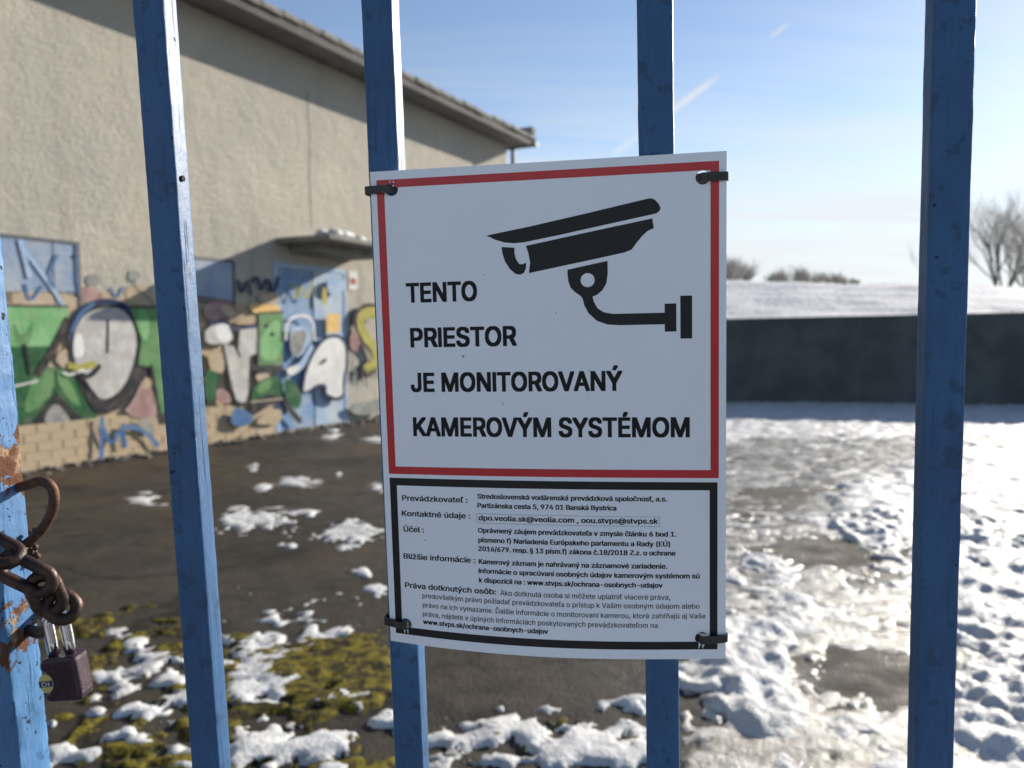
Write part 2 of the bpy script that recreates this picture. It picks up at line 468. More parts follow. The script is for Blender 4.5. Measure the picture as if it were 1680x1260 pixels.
zz = zz - sm(-3.5, 12, .16 + 0 * D) * (rid - 1.55) * (1 - sm(.16, 12, D))
zz = zz + .34 * (fbm(S * .6, D * .9, 5) - .5) * sm(.2, 2.5, D) + .05 * (fbm(S * 3, D * 3, 3) - .5)
P = wl[None, None, :] + S[..., None] * wdir + D[..., None] * wperp
P[..., 2] = zz
ny, nx = S.shape; idx = np.arange(nx * ny).reshape(ny, nx)
Q = np.stack([idx[:-1, :-1], idx[:-1, 1:], idx[1:, 1:], idx[1:, :-1]], -1).reshape(-1, 4)
tag(obj('embankment', np_mesh('embankment', P.reshape(-1, 3), Q), m), kind='structure')

dark_mat = pm('bitumen_coated_concrete', (.098, .112, .108), (.062, .074, .073), 1.6, .75, .35, 25, .01, spec=.3)
rw = empty('retaining_wall', Matrix.Translation(Vector((*wl[:2], 0))) @ Matrix.Rotation(math.atan2(wdir[1], wdir[0]), 4, 'Z'))
tag(rw, 'long dark retaining wall at the foot of the snowy embankment', 'wall')
hl = at(1193, 523, wl[1])[2]; hr = at(1680, 512, wr[1])[2]
x0 = -6.5
while x0 < 24:
    x1 = x0 + 6.1
    za = hl + (hr - hl) * np.clip(x0 / wlen, -1, 1.6); zb = hl + (hr - hl) * np.clip(x1 / wlen, -1, 1.6)
    v, f = box(x0, x1 - .006, 0, .16, -.3, 1)
    v = [(a, b, c if c < 0 else (za if a == x0 else zb)) for a, b, c in v]
    obj('wall_section', bevel_mesh('wall_section', v, f, .008, 1), dark_mat, rw)
    x0 = x1


# ================================================================== BUILDING
TH = math.radians(27.6)
B0 = G(275, 739)
bdir = np.array([math.sin(TH), math.cos(TH), 0]); bin_ = np.array([-math.cos(TH), math.sin(TH), 0])   # along the wall, into the building
BM = Matrix(((bdir[0], bin_[0], 0, B0[0]), (bdir[1], bin_[1], 0, B0[1]), (0, 0, 1, 0), (0, 0, 0, 1)))
def W(px, py, off=0.0):
    """pixel -> (s, z) on the wall plane, off metres in front of it"""
    r = ray(px, py); o = np.array([0, 0, HCAM]) - B0 + bin_ * off
    k = -(bin_ @ o) / (bin_ @ r); q = o + r * k
    return float(q @ bdir), float(q[2])
bld = empty('building', BM)
tag(bld, 'tall beige rendered building with graffiti along its foot', 'building')

m, t, p, co = base_mat('beige_render')
n = t.noise(co, .55, 6, .6, .3); n2 = t.noise(co, 3.2, 6, .65); n3 = t.noise(co, 20, 6, .75)
c = t.mix(t.step(n, .35, .65), (.475, .44, .365), (.425, .40, .345))
c = t.mix(t.math('MULTIPLY', t.step(n2, .48, .72), .6), c, (.37, .355, .31))
c = t.mix(t.math('MULTIPLY', t.step(n3, .50, .70), .55), c, (.31, .285, .235))
t.put(p.inputs['Base Color'], c); p.inputs['Roughness'].default_value = .92
p.inputs['Specular IOR Level'].default_value = .2
t.put(p.inputs['Normal'], t.bump(t.math('ADD', n3, t.math('MULTIPLY', n2, 1.5)), .5, .05))
sx = t.new('ShaderNodeSeparateXYZ'); t.l.new(co, sx.inputs[0])
streak = t.step(t.noise(t.scalev(co, 1, 1, .10), 2.4, 5, .6), .54, .74)
c = t.mix(t.math('MULTIPLY', streak, .38), c, (.27, .25, .21))
patch = t.step(t.noise(co, .8, 3, .5, .8), .60, .64)
c = t.mix(t.math('MULTIPLY', patch, .30), c, (.55, .50, .42))
t.put(p.inputs['Base Color'], c)
render_mat = m
sc_, zc_ = W(831, 238)
sA, zA = W(304, 4)
kk = (zA - zc_) / (sc_ - sA)
s_ridge = sc_ - 13.5
z_ridge = zc_ + kk * (sc_ - s_ridge)
s_far = s_ridge - 10
prof = [(s_far, -.2), (sc_, -.2), (sc_, zc_), (s_ridge, z_ridge), (s_far, z_ridge - kk * 10)]
DEP = 14.0
v = [(s, 0, z) for s, z in prof] + [(s, DEP, z) for s, z in prof]
n = len(prof)
f = [tuple(range(n)), tuple(range(2 * n - 1, n - 1, -1))] + [(i, i + n, (i + 1) % n + n, (i + 1) % n) for i in range(n)]
me = mesh('wall', v, f); bm = bmesh.new(); bm.from_mesh(me); bmesh.ops.recalc_face_normals(bm, faces=bm.faces); bm.to_mesh(me); bm.free()
obj('wall', me, render_mat, bld)
# roof: slab with an overhanging verge, verge tiles, gutter
roof_mat = pm('weathered_fibre_cement', (.20, .19, .17), (.11, .105, .095), 3, .85, .6, 30, .02, spec=.3)
barge_mat = pm('dark_barge_board', (.10, .095, .09), (.07, .068, .065), 3, .9)
soffit_mat = pm('grey_soffit', (.20, .195, .185), (.15, .145, .14), 2, .9)
tile_mat = pm('mossy_verge_tile', (.30, .285, .26), (.17, .165, .14), 9, .9, .6, 40, .02, spec=.2)
OV = .48
se = sc_ + .22; ze = zc_ - kk * .22
u = Vector((-(1), 0, kk)).normalized()
def roof_strip(name, s0, z0, s1, z1, y0, y1, th, m, parent):
    v = [(s0, y0, z0), (s1, y0, z1), (s1, y1, z1), (s0, y1, z0), (s0, y0, z0 + th), (s1, y0, z1 + th), (s1, y1, z1 + th), (s0, y1, z0 + th)]
    f = [(0, 1, 2, 3), (7, 6, 5, 4), (0, 4, 5, 1), (2, 6, 7, 3), (1, 5, 6, 2), (0, 3, 7, 4)]
    me = mesh(name, v, f); bm = bmesh.new(); bm.from_mesh(me); bmesh.ops.recalc_face_normals(bm, faces=bm.faces); bm.to_mesh(me); bm.free()
    return obj(name, me, m, parent)
roof = roof_strip('roof', se, ze + .02, s_ridge, z_ridge + .02, -OV, DEP + .3, .09, soffit_mat, bld)
roof_strip('roof', s_far - .5, z_ridge - kk * 10.5 + .02, s_ridge - .01, z_ridge + .02, -OV, DEP + .3, .09, soffit_mat, bld)
Ls = math.hypot(se - s_ridge, z_ridge - ze); nt = int(Ls / .36)
ang = math.atan2(kk, 1)
tile_me = bevel_mesh('roof_tile', *box(-.178, .178, 0, .42, -.045, .04), .018, 2)
tile_me.materials.append(tile_mat)
for i in range(nt):
    l = (i + .3) * .36
    o = obj('roof_tile', tile_me, None, roof)
    o.location = (se + .03 - l * math.cos(ang), -OV - .05 + random.uniform(-.014, .014), ze + .135 + l * math.sin(ang) + random.uniform(-.008, .008))
    o.rotation_euler = (random.uniform(-.02, .02), ang + random.uniform(.01, .05), 0)
obj('barge_board', mesh('barge_board', *[
    [(se + .0, -OV - .022, ze - .03), (s_ridge, -OV - .022, z_ridge - .03), (s_ridge, -OV - .022, z_ridge + .10), (se, -OV - .022, ze + .10),
     (se + .0, -OV - .002, ze - .03), (s_ridge, -OV - .002, z_ridge - .03), (s_ridge, -OV - .002, z_ridge + .10), (se, -OV - .002, ze + .10)],
    [(0, 1, 2, 3), (7, 6, 5, 4), (0, 4, 5, 1), (3, 2, 6, 7), (0, 3, 7, 4), (1, 5, 6, 2)]]), barge_mat, roof)
pipe_mat = pm('green_downpipe_paint', (.02, .06, .045), (.03, .05, .04), 8, .5)
zinc_mat = pm('dull_zinc', (.045, .07, .06), (.07, .07, .065), 6, .6)
gx = se + .10; gz = ze + .06
arc = [(gx + .085 * math.cos(a), gz + .085 * math.sin(a)) for a in np.linspace(math.pi, 2 * math.pi, 13)]
arc2 = [(gx + .078 * math.cos(a), gz + .078 * math.sin(a)) for a in np.linspace(2 * math.pi, math.pi, 13)]
ring = arc + arc2; n = len(ring)
v = [(x, -OV - .06, z) for x, z in ring] + [(x, DEP, z) for x, z in ring]
f = [(i, (i + 1) % n, (i + 1) % n + n, i + n) for i in range(n)] + [tuple(range(n))]
gut = obj('gutter', mesh('gutter', v, f, False), zinc_mat, bld)
obj('end_cap', mesh('end_cap', [(x, -OV - .065, z) for x, z in arc] + [(x, -OV - .058, z) for x, z in arc], [tuple(range(13)), tuple(range(25, 12, -1))] + [(i, i + 13, i + 14, i + 1) for i in range(12)]), zinc_mat, gut)
obj('snow_guard_box', bevel_mesh('snow_guard_box', *box(se - .12, se + .06, -OV - .05, .4, ze + .20, ze + .34), .02, 1), tile_mat, roof)
pts = [(gx, .02, gz - .07), (gx, .02, gz - .25), (gx + .0, .02, gz - .62), (gx - .06, .02, gz - .74), (sc_ + .10, .02, gz - .82), (sc_ + .07, .02, gz - .95), (sc_ + .07, .02, .15)]
obj('downpipe', mesh('downpipe', *tube(pts, .045, 10), True), pipe_mat, bld)

# vertical crack
crack_mat = pm('crack_shade', (.17, .155, .13), (.22, .20, .165), 9, .95)
pts = [W(504, 150), W(507, 220), W(508, 300), W(511, 385)]
v = []; f = []
fine = []
for i in range(len(pts) - 1):
    for k in range(8):
        q = k / 8; fine.append((pts[i][0] * (1 - q) + pts[i + 1][0] * q + random.uniform(-.014, .014), pts[i][1] * (1 - q) + pts[i + 1][1] * q))
for i, (s, z) in enumerate(fine):
    hw = random.uniform(.004, .013); v += [(s - hw, -.003, z), (s + hw, -.003, z)]
    if i: f.append((2 * i - 2, 2 * i - 1, 2 * i + 1, 2 * i))
obj('plaster_crack', mesh('plaster_crack', v, f), crack_mat, bld)

# flat painted shapes on the wall ---------------------------------------------------
def spray(name, c, c2=None, sc2=2.2, fade=.26):
    m, t, p, co = base_mat('spray_' + name)
    c2 = c2 or tuple(x * .7 for x in c)
    col = t.mix(t.step(t.noise(co, sc2, 6, .6), .38, .66), c, c2)
    worn = t.math('MULTIPLY', t.step(t.noise(co, 5.5, 7, .7, .4), .42, .78), fade)
    col = t.mix(worn, col, (.43, .36, .28))
    t.put(p.inputs['Base Color'], col); p.inputs['Roughness'].default_value = .85; p.inputs['Specular IOR Level'].default_value = .2
    t.put(p.inputs['Normal'], t.bump(t.noise(co, 30, 5, .65), .3, .03))
    return m
SP = dict(
    tan=spray('tan', (.43, .335, .215), (.46, .37, .27), 3), cream=spray('cream', (.48, .40, .31), (.42, .33, .24), 5), mauve=spray('mauve', (.27, .15, .15), (.42, .30, .27), 4),
    lgreen=spray('light_green', (.15, .36, .15), (.24, .46, .22), 2.5), dgreen=spray('dark_green', (.018, .085, .035), (.03, .13, .055), 3), mgreen=spray('mid_green', (.085, .22, .085), (.15, .29, .12), 3),
    black=spray('black', (.018, .018, .022), (.035, .036, .045), 4), grey=spray('grey', (.42, .41, .39), (.55, .54, .52), 6), white=spray('white', (.74, .74, .72), (.62, .62, .60), 5),
    blue=spray('blue', (.06, .14, .30), (.09, .19, .36), 5), navy=spray('navy', (.015, .03, .085), (.02, .045, .12), 4), yellow=spray('yellow', (.34, .32, .06), (.46, .40, .12), 5), orange=spray('orange', (.72, .46, .14), (.75, .55, .25), 8),
    smoke=spray('smoke', (.20, .22, .22), (.33, .32, .28), 6), red=spray('red', (.34, .09, .08), (.40, .18, .15), 6), lblue=spray('light_blue', (.30, .43, .62), (.42, .52, .66), 4), panel=spray('panel_blue', (.23, .31, .45), (.36, .41, .48), 2.6), doorblue=spray('door_blue', (.33, .44, .60), (.46, .53, .60), 3), doordeep=spray('door_deep_blue', (.17, .29, .50), (.32, .40, .50), 4))
LAYER = [0]
def A_(x, y): return (x / 3.15, 380 + y / 3.15)
def B_(x, y): return (310 + x / 3.15, 380 + y / 3.15)
def smooth_loop(P, it=2, closed=True):
    for _ in range(it):
        Q = []
        n = len(P)
        for i in range(n if closed else n - 1):
            a, b = np.array(P[i]), np.array(P[(i + 1) % n])
            Q += [tuple(a * .75 + b * .25), tuple(a * .25 + b * .75)]
        if not closed: Q = [P[0]] + Q + [P[-1]]
        P = Q
    return P
def tri_poly(P, name, y, mt, parent):
    cv = [Vector((a, b)) for a, b in P]; n = len(cv)
    r = delaunay_2d_cdt(cv, [], [list(range(n))], 1, 1e-5)
    return obj(name, mesh(name, [(q.x, y, q.y) for q in r[0]], r[2]), mt, parent)
def shape(fn, pts, mt, rnd=1, name='graffiti_patch', off=.004, par=None):
    LAYER[0] += 1
    y = -(off + .0007 * LAYER[0])
    P = [W(*fn(*q)) for q in pts]
    if rnd: P = smooth_loop(P, rnd)
    return tri_poly(P, name, y, SP[mt], par or bld)
def stroke(fn, pts, wpx, mt, name='graffiti_stroke', off=.004, par=None, rnd=2, taper=False):
    LAYER[0] += 1
    y = -(off + .0007 * LAYER[0])
    P = smooth_loop([W(*fn(*q)) for q in pts], rnd, False)
    P = [np.array(q) for q in P]
    s0 = np.array(W(*fn(*pts[0]))); s1 = np.array(W(*fn(pts[0][0], pts[0][1] + wpx))); w = abs(s1[1] - s0[1]) / 2
    v = []; f = []
    for i, q in enumerate(P):
        d = P[min(i + 1, len(P) - 1)] - P[max(i - 1, 0)]; d /= np.linalg.norm(d) + 1e-9; nrm = np.array([-d[1], d[0]])
        ww = w * (1 + .16 * (random.random() - .5)) * (1 - .6 * i / len(P) if taper else 1)
        a, b = q + nrm * ww, q - nrm * ww
        v += [(a[0], y, a[1]), (b[0], y, b[1])]
        if i: f.append((2 * i - 2, 2 * i - 1, 2 * i + 1, 2 * i))
    return obj(name, mesh(name, v, f), SP[mt], par or bld)

# plinth: base coat and painted brick courses
sL = s_ridge + 2.0
sDoorL = W(455, 700)[0]
seamz = W(159, 686)[1]
pts = [(sL, 0), (sDoorL - .02, 0), (sDoorL - .02, W(440, 505)[1]), (W(300, 500)[0], W(300, 480)[1]), (sL, W(60, 492)[1])]
tri_poly(pts, 'graffiti_ground_coat', -.003, SP['tan'], bld)
plinth = obj('plinth', mesh('plinth', *box(sL, sDoorL - .05, -.022, -.004, 0, seamz)), SP['tan'], bld)
bh = seamz / 5
bme = bevel_mesh('brick', *box(-.122, .122, -.003, .01, -bh / 2 + .003, bh / 2 - .003), .003, 1)
bme.materials.append(SP['tan'])
bme2 = bme.copy(); bme2.materials.clear(); bme2.materials.append(SP['cream'])
for r_ in range(5):
    s = -2.9 + (.128 if r_ % 2 else 0)
    while s < sDoorL - .2:
        o = obj('brick', bme if random.random() < .85 else bme2, None, plinth, (s, -.022 - random.uniform(0, .003), bh * (r_ + .5)))
        s += .256
# window shutters
def panel(name, px0, px1, pt0, pt1, pb0, pb1, mt, y=-.012):
    a, b, c, d_ = W(px0, pt0), W(px1, pt1), W(px1, pb1), W(px0, pb0)
    z1 = (a[1] + b[1]) / 2; z0 = (c[1] + d_[1]) / 2
    return obj(name, bevel_mesh(name, *box(a[0], b[0], y, .02, z0, z1), .006, 1), SP[mt], bld), (a[0], b[0], z0, z1)
sh1, e1 = panel('window_shutter', -40, 125, 386, 399, 500, 500, 'panel', -.003)
sh2, e2 = panel('window_shutter', 318, 381, 424, 431, 500, 499, 'panel', -.003)
frame_mat = pm('dark_steel_frame', (.06, .07, .09), (.10, .10, .10), 8, .6)
for sh, e in ((sh1, e1), (sh2, e2)):
    for a in ((e[1] - .0, e[1] + .03, -.012, .01, e[2], e[3] + .03), (e[0], e[1], -.012, .01, e[3], e[3] + .03)):
        obj('frame', mesh('frame', *box(*a)), frame_mat, sh)
obj('frame', mesh('frame', *box((e1[0] + e1[1]) / 2 + .22, (e1[0] + e1[1]) / 2 + .235, -.005, .01, e1[2], e1[3])), frame_mat, sh1)
# the double door
def leaf(px0, px1, pt, pb, mt):
    s0 = W(px0, 600)[0]; s1 = W(px1, 600)[0]
    z1 = W((px0 + px1) / 2, pt)[1]
    o = obj('door', bevel_mesh('door', *box(s0, s1, -.008, .03, .03, z1), .005, 1), SP[mt], bld)
    return o, s0, s1, z1
d1_, a0, a1_, az1 = leaf(457, 513.5, 442, 700, 'doordeep')
d2_, b0, b1_, bz1 = leaf(515.5, 564, 446, 692, 'doorblue')
obj('door_frame', mesh('door_frame', *join([box(a0 - .07, a0 - .003, -.016, .03, 0, az1 + .07), box(b1_ + .003, b1_ + .06, -.016, .03, 0, az1 + .07), box(a0 - .002, b1_ + .002, -.016, .03, az1 + .004, az1 + .07)])), SP['lblue'], bld)
obj('door_gap', mesh('door_gap', *box(a1_ - .001, b0 + .001, -.004, .03, .03, az1)), SP['black'], d1_)
obj('handle', mesh('handle', *join([tube([(b0 + .06, -.01, 1.05), (b0 + .06, -.05, 1.05), (b0 + .16, -.05, 1.05)], .010, 8)]), True), frame_mat, d2_)

# --- background dabs
shape(A_, [(60, 300), (400, 330), (420, 390), (60, 385)], 'cream')
shape(A_, [(300, 310), (400, 340), (410, 420), (330, 400)], 'tan')
shape(A_, [(410, 280), (520, 300), (530, 370), (440, 380), (405, 330)], 'mauve')
shape(A_, [(640, 280), (760, 270), (790, 380), (660, 380)], 'tan')
for cx, cy, r, mt in [(480, 250, 44, 'smoke'), (690, 225, 40, 'smoke'), (380, 130, 12, 'black')]:
    shape(A_, [(cx + r * math.cos(a) * random.uniform(.6, 1.1), cy + r * math.sin(a) * random.uniform(.6, 1.1)) for a in np.linspace(0, 2 * math.pi, 10)[:-1]], mt)
stroke(A_, [(125, 270), (150, 370), (215, 280)], 16, 'blue')
stroke(A_, [(565, 290), (600, 350), (635, 285)], 14, 'blue')
stroke(A_, [(700, 250), (690, 280), (760, 340), (800, 380)], 12, 'smoke')
stroke(A_, [(395, 60), (395, 240), (410, 330)], 18, 'blue')
stroke(A_, [(120, 90), (260, 280), (330, 390)], 22, 'lblue')
stroke(A_, [(100, 40), (150, 240)], 26, 'lblue')
stroke(A_, [(290, 120), (240, 250), (280, 290)], 16, 'blue')
# --- letter K
shape(A_, [(-60, 378), (345, 386), (350, 450), (270, 592), (-60, 595)], 'lgreen', 0)
shape(A_, [(-60, 595), (270, 592), (190, 740), (275, 700), (285, 840), (175, 1000), (-60, 1000)], 'dgreen', 0)
shape(A_, [(60, 450), (110, 560), (180, 430), (150, 590), (80, 590)], 'mgreen')
shape(A_, [(180, 700), (270, 690), (280, 820), (160, 940), (110, 930)], 'mgreen', 1)
shape(A_, [(285, 690), (370, 750), (495, 880), (495, 975), (440, 985), (285, 840)], 'dgreen', 0)
shape(A_, [(290, 700), (350, 760), (420, 900), (380, 900), (300, 800)], 'mgreen', 1)
shape(A_, [(270, 650), (345, 590), (372, 690), (330, 720)], 'tan')
shape(A_, [(395, 760), (480, 850), (440, 860), (410, 820)], 'yellow')
stroke(A_, [(350, 448), (280, 590), (185, 745)], 40, 'black', rnd=1)
stroke(A_, [(-60, 1008), (170, 1008), (285, 850), (425, 1010), (500, 1008)], 44, 'black', rnd=0)
stroke(A_, [(-60, 380), (350, 386)], 8, 'black', rnd=0)
stroke(A_, [(120, 580), (150, 740)], 14, 'black')
stroke(A_, [(60, 800), (130, 785), (190, 770)], 10, 'white')
shape(A_, [(230, 930), (285, 880), (345, 950), (370, 1000), (220, 1000)], 'smoke')
# --- letter O
shape(A_, [(560, 360), (650, 385), (712, 500), (718, 600), (690, 690), (770, 695), (770, 760), (715, 765), (660, 880), (580, 935), (490, 940), (440, 860), (380, 740), (345, 640), (350, 500), (420, 400)], 'black', 1)
stroke(A_, [(352, 560), (372, 470), (430, 385), (540, 352), (650, 385), (690, 450)], 30, 'navy')
stroke(A_, [(365, 520), (400, 430), (480, 370)], 16, 'blue')
shape(A_, [(560, 385), (640, 408), (690, 500), (700, 590), (672, 720), (620, 820), (540, 872), (488, 850), (440, 770), (385, 700), (365, 600), (382, 500), (430, 420)], 'grey', 2)
shape(A_, [(385, 520), (420, 540), (430, 640), (380, 660), (368, 600)], 'white', 2)
stroke(A_, [(548, 455), (547, 540), (545, 628)], 15, 'black')
stroke(A_, [(400, 735), (450, 755), (510, 690)], 28, 'black')
stroke(A_, [(345, 690), (400, 705), (485, 682)], 34, 'yellow')
stroke(A_, [(318, 725), (345, 745), (425, 712)], 13, 'white')
stroke(A_, [(380, 720), (450, 800), (490, 850)], 10, 'black')
# --- letter T
shape(A_, [(662, 388), (900, 392), (900, 560), (835, 640), (865, 950), (815, 945), (772, 700), (705, 690), (722, 560)], 'mgreen', 0)
shape(A_, [(690, 400), (760, 400), (760, 560), (725, 560)], 'lgreen', 1)
stroke(A_, [(660, 388), (900, 392)], 10, 'black', rnd=0)
shape(A_, [(722, 770), (775, 790), (812, 990), (620, 940), (680, 870)], 'mauve', 1)
shape(A_, [(730, 750), (770, 760), (775, 800), (725, 820)], 'tan')
stroke(A_, [(770, 690), (815, 945), (880, 940)], 22, 'black', rnd=0)
shape(A_, [(815, 940), (900, 930), (900, 985), (820, 990)], 'black', 0)
# --- blue tag on the plinth bricks
stroke(A_, [(508, 955), (508, 1060), (503, 1172)], 26, 'blue', off=.028, par=bld)
stroke(A_, [(515, 1015), (560, 1112), (598, 1010), (622, 1112), (632, 1112), (612, 1005)], 22, 'blue', off=.028, rnd=1)
stroke(A_, [(608, 1005), (720, 1015), (800, 1108)], 26, 'blue', off=.028)
shape(A_, [(690, 960), (760, 970), (790, 1040), (720, 1030)], 'smoke', off=.028)
# --- right half: letters Y, A
shape(B_, [(60, 360), (225, 360), (235, 440), (70, 470)], 'mauve')
shape(B_, [(150, 370), (230, 400), (240, 470), (170, 430)], 'cream')
shape(B_, [(300, 370), (460, 375), (460, 420), (340, 430), (300, 400)], 'orange')
shape(B_, [(220, 470), (330, 420), (340, 480), (240, 480)], 'tan')
for pts_ in ([(240, 250), (260, 330), (290, 240), (310, 330)], [(310, 260), (345, 230), (360, 320), (390, 230), (410, 310)], [(400, 250), (430, 330), (450, 230)]):
    stroke(B_, pts_, 18, 'navy')
shape(B_, [(330, 330), (450, 310), (450, 380), (380, 380)], 'cream')
shape(B_, [(70, 490), (205, 470), (220, 580), (70, 590)], 'grey', 1)
shape(B_, [(110, 475), (195, 470), (210, 570), (140, 570)], 'white', 1)
shape(B_, [(250, 495), (345, 490), (335, 645), (300, 645), (290, 885), (250, 885), (212, 850), (160, 590), (215, 590), (240, 640)], 'grey', 0)
stroke(B_, [(160, 585), (215, 860), (250, 895), (300, 880), (312, 640), (335, 640)], 18, 'black', rnd=1)
stroke(B_, [(70, 585), (160, 585)], 8, 'black', rnd=0)
stroke(B_, [(90, 475), (190, 460), (215, 520), (232, 500), (345, 485)], 20, 'navy', rnd=1)
stroke(B_, [(210, 500), (240, 620), (250, 650)], 12, 'black')
shape(B_, [(345, 420), (472, 415), (472, 685), (338, 690)], 'mgreen', 0)
shape(B_, [(360, 520), (465, 430), (465, 660), (350, 670)], 'lgreen', 1)
stroke(B_, [(342, 690), (345, 420), (472, 415)], 12, 'black', rnd=0)
shape(B_, [(310, 690), (472, 690), (472, 725), (330, 740)], 'black', 0)
for cx, cy in ((385, 488), (415, 530)):
    shape(B_, [(cx + 12 * math.cos(a), cy + 12 * math.sin(a)) for a in np.linspace(0, 2 * math.pi, 8)[:-1]], 'black')
shape(B_, [(330, 735), (400, 730), (400, 760), (330, 770)], 'cream')
shape(B_, [(300, 870), (320, 790), (400, 745), (470, 755), (470, 870), (400, 830), (340, 870)], 'dgreen', 1)
shape(B_, [(330, 840), (350, 780), (420, 760), (400, 820)], 'mgreen', 1)
shape(B_, [(300, 885), (400, 835), (470, 872), (420, 885), (350, 930), (300, 960)], 'black', 0)
stroke(B_, [(300, 880), (470, 862)], 8, 'cream', rnd=0)
shape(B_, [(60, 700), (150, 740), (130, 860), (70, 900)], 'dgreen', 1)
stroke(B_, [(140, 740), (128, 860), (95, 890)], 14, 'black')
shape(B_, [(80, 620), (150, 600), (170, 700), (150, 740), (85, 700)], 'tan', 1)
shape(B_, [(130, 800), (190, 830), (205, 890), (120, 880)], 'mauve')
shape(B_, [(195, 930), (230, 900), (325, 960), (265, 1008), (190, 1000)], 'blue', 1, off=.028)
shape(B_, [(340, 960), (460, 900), (465, 990), (330, 1000)], 'tan', 1)
# --- on the door leaves
shape(B_, [(470, 760), (520, 765), (570, 850), (545, 930), (476, 870)], 'dgreen', 1, par=d1_, off=.012)
stroke(B_, [(474, 870), (510, 930), (560, 985)], 34, 'black', rnd=1, par=d1_, off=.012)
shape(B_, [(500, 500), (580, 480), (610, 560), (560, 650), (505, 640)], 'lblue', 1, par=d1_, off=.012)
shape(B_, [(500, 520), (600, 505), (560, 640), (510, 640)], 'smoke', 1, par=d1_, off=.012)
stroke(B_, [(520, 270), (540, 370), (560, 260), (590, 370), (620, 250)], 14, 'yellow', par=d1_, off=.012)
stroke(B_, [(480, 560), (490, 440), (620, 430), (630, 560)], 16, 'white', par=d1_, off=.012)
stroke(B_, [(620, 590), (560, 700), (500, 720)], 40, 'lblue', par=d1_, off=.012)
shape(B_, [(480, 700), (560, 690), (530, 740), (490, 740)], 'white', 1, par=d1_, off=.012)
shape(B_, [(668, 290), (690, 285), (695, 375), (668, 380)], 'yellow', 1, par=d2_, off=.012)
shape(B_, [(690, 250), (780, 230), (780, 320), (700, 330)], 'lblue', 1, par=d2_, off=.012)
shape(B_, [(690, 425), (757, 425), (757, 522), (690, 522)], 'orange', 0, par=d2_, off=.012)
shape(B_, [(560, 830), (580, 690), (640, 570), (705, 528), (770, 535), (805, 600), (800, 720), (785, 760), (785, 865), (720, 878), (680, 850), (680, 800), (640, 800), (585, 845)], 'navy', 1, par=d2_, off=.012)
shape(B_, [(568, 822), (592, 700), (650, 590), (705, 545), (765, 552), (790, 605), (785, 715), (770, 760), (775, 852), (722, 862), (692, 840), (690, 785), (640, 785), (585, 828)], 'white', 1, par=d2_, off=.012)
shape(B_, [(645, 682), (690, 645), (690, 672), (655, 690)], 'black', 1, par=d2_, off=.012)
stroke(B_, [(695, 845), (740, 868), (775, 850)], 16, 'black', par=d2_, off=.012)
# --- S at the right and dirt near the foot
stroke(B_, [(960, 410), (880, 410), (845, 460), (880, 550), (940, 600), (950, 680), (880, 730)], 74, 'black')
stroke(B_, [(960, 415), (885, 420), (860, 465), (890, 540), (945, 600), (950, 680), (890, 715)], 56, 'yellow')
shape(B_, [(810, 520), (860, 510), (860, 620), (815, 620)], 'mauve')
stroke(B_, [(815, 640), (840, 740), (830, 800)], 22, 'smoke')
shape(B_, [(810, 890), (900, 880), (990, 850), (990, 930), (900, 950), (815, 940)], 'smoke', 1)
shape(B_, [(920, 960), (980, 935), (990, 950), (940, 968)], 'black', 1)
for bx in range(7):
    stroke(B_, [(830 + bx * 22, 700 + random.uniform(-20, 20)), (835 + bx * 22, 760 + random.uniform(-20, 30))], 10, 'black')

# canopy over the door: concrete slab with leftover snow
conc_mat = pm('canopy_concrete', (.30, .285, .25), (.20, .195, .175), 4, .9, .5, 40, .015, spec=.2)
ca_s, ca_z = W(452, 399)
cs1 = W(592, 420)[0]
can = obj('canopy', bevel_mesh('canopy', *box(ca_s, cs1, -.92, -.001, ca_z, ca_z + .07), .01, 1), conc_mat, bld)
obj('canopy_beam', mesh('canopy_beam', *box(ca_s + .25, cs1 - .25, -.55, -.002, ca_z - .10, ca_z - .002)), conc_mat, can)
parts = []
for k in range(14):
    s = random.uniform(ca_s + .05, cs1 - .2); yy = -random.uniform(.3, .86); r_ = random.uniform(.05, .12)
    vv, ff = tube([(s - r_, yy, ca_z + .075), (s - r_ * .6, yy, ca_z + .10), (s, yy + .02, ca_z + .12), (s + r_ * .7, yy, ca_z + .10), (s + r_ * 1.2, yy, ca_z + .075)], [.01, .045, .06, .05, .01], 7, jitter=.3)
    parts.append((vv, ff))
for vv, ff in parts: obj('snow_remnant', mesh('snow_remnant', vv, ff, True), snow_mat, can)

# small notice on the wall
n0 = W(571, 444); n1_ = W(586, 476)
nz0, nz1 = n1_[1], n0[1]
nb = empty('wall_notice', BM @ Matrix.Translation((n0[0], -.006, nz0)))
tag(nb, 'small white notice with a red block on the wall right of the door', 'notice')
wn, hn = n1_[0] - n0[0], nz1 - nz0
obj('plate', bevel_mesh('plate', *box(0, wn, -.004, .004, 0, hn), .002, 1), SP['white'], nb)
obj('print_block', mesh('print_block', *box(wn * .15, wn * .8, -.006, -.0045, hn * .28, hn * .62)), SP['red'], nb)

# rubble at the wall foot
rub_mat = pm('rubble', (.20, .18, .15), (.11, .10, .085), 12, .9)
parts = []
for k in range(240):
    s = random.uniform(-3.2, 5.8); yy = -abs(random.gauss(.05, .10)) - .03; r_ = random.uniform(.012, .045)
    vv, ff = box(-r_, r_, -r_ * .8, r_ * .8, -.01, r_ * random.uniform(.5, 1.1))
    a = random.uniform(0, 3.1)
    parts.append(([(s + x * math.cos(a) - y * math.sin(a) + random.uniform(-.3, .3) * r_, yy + x * math.sin(a) + y * math.cos(a), z * random.uniform(.7, 1.2)) for x, y, z in vv], ff))
o = obj('rubble', mesh('rubble', *join(parts)), rub_mat, mw=BM)
tag(o, 'strip of crumbled rubble along the foot of the beige wall', 'rubble', kind='stuff')


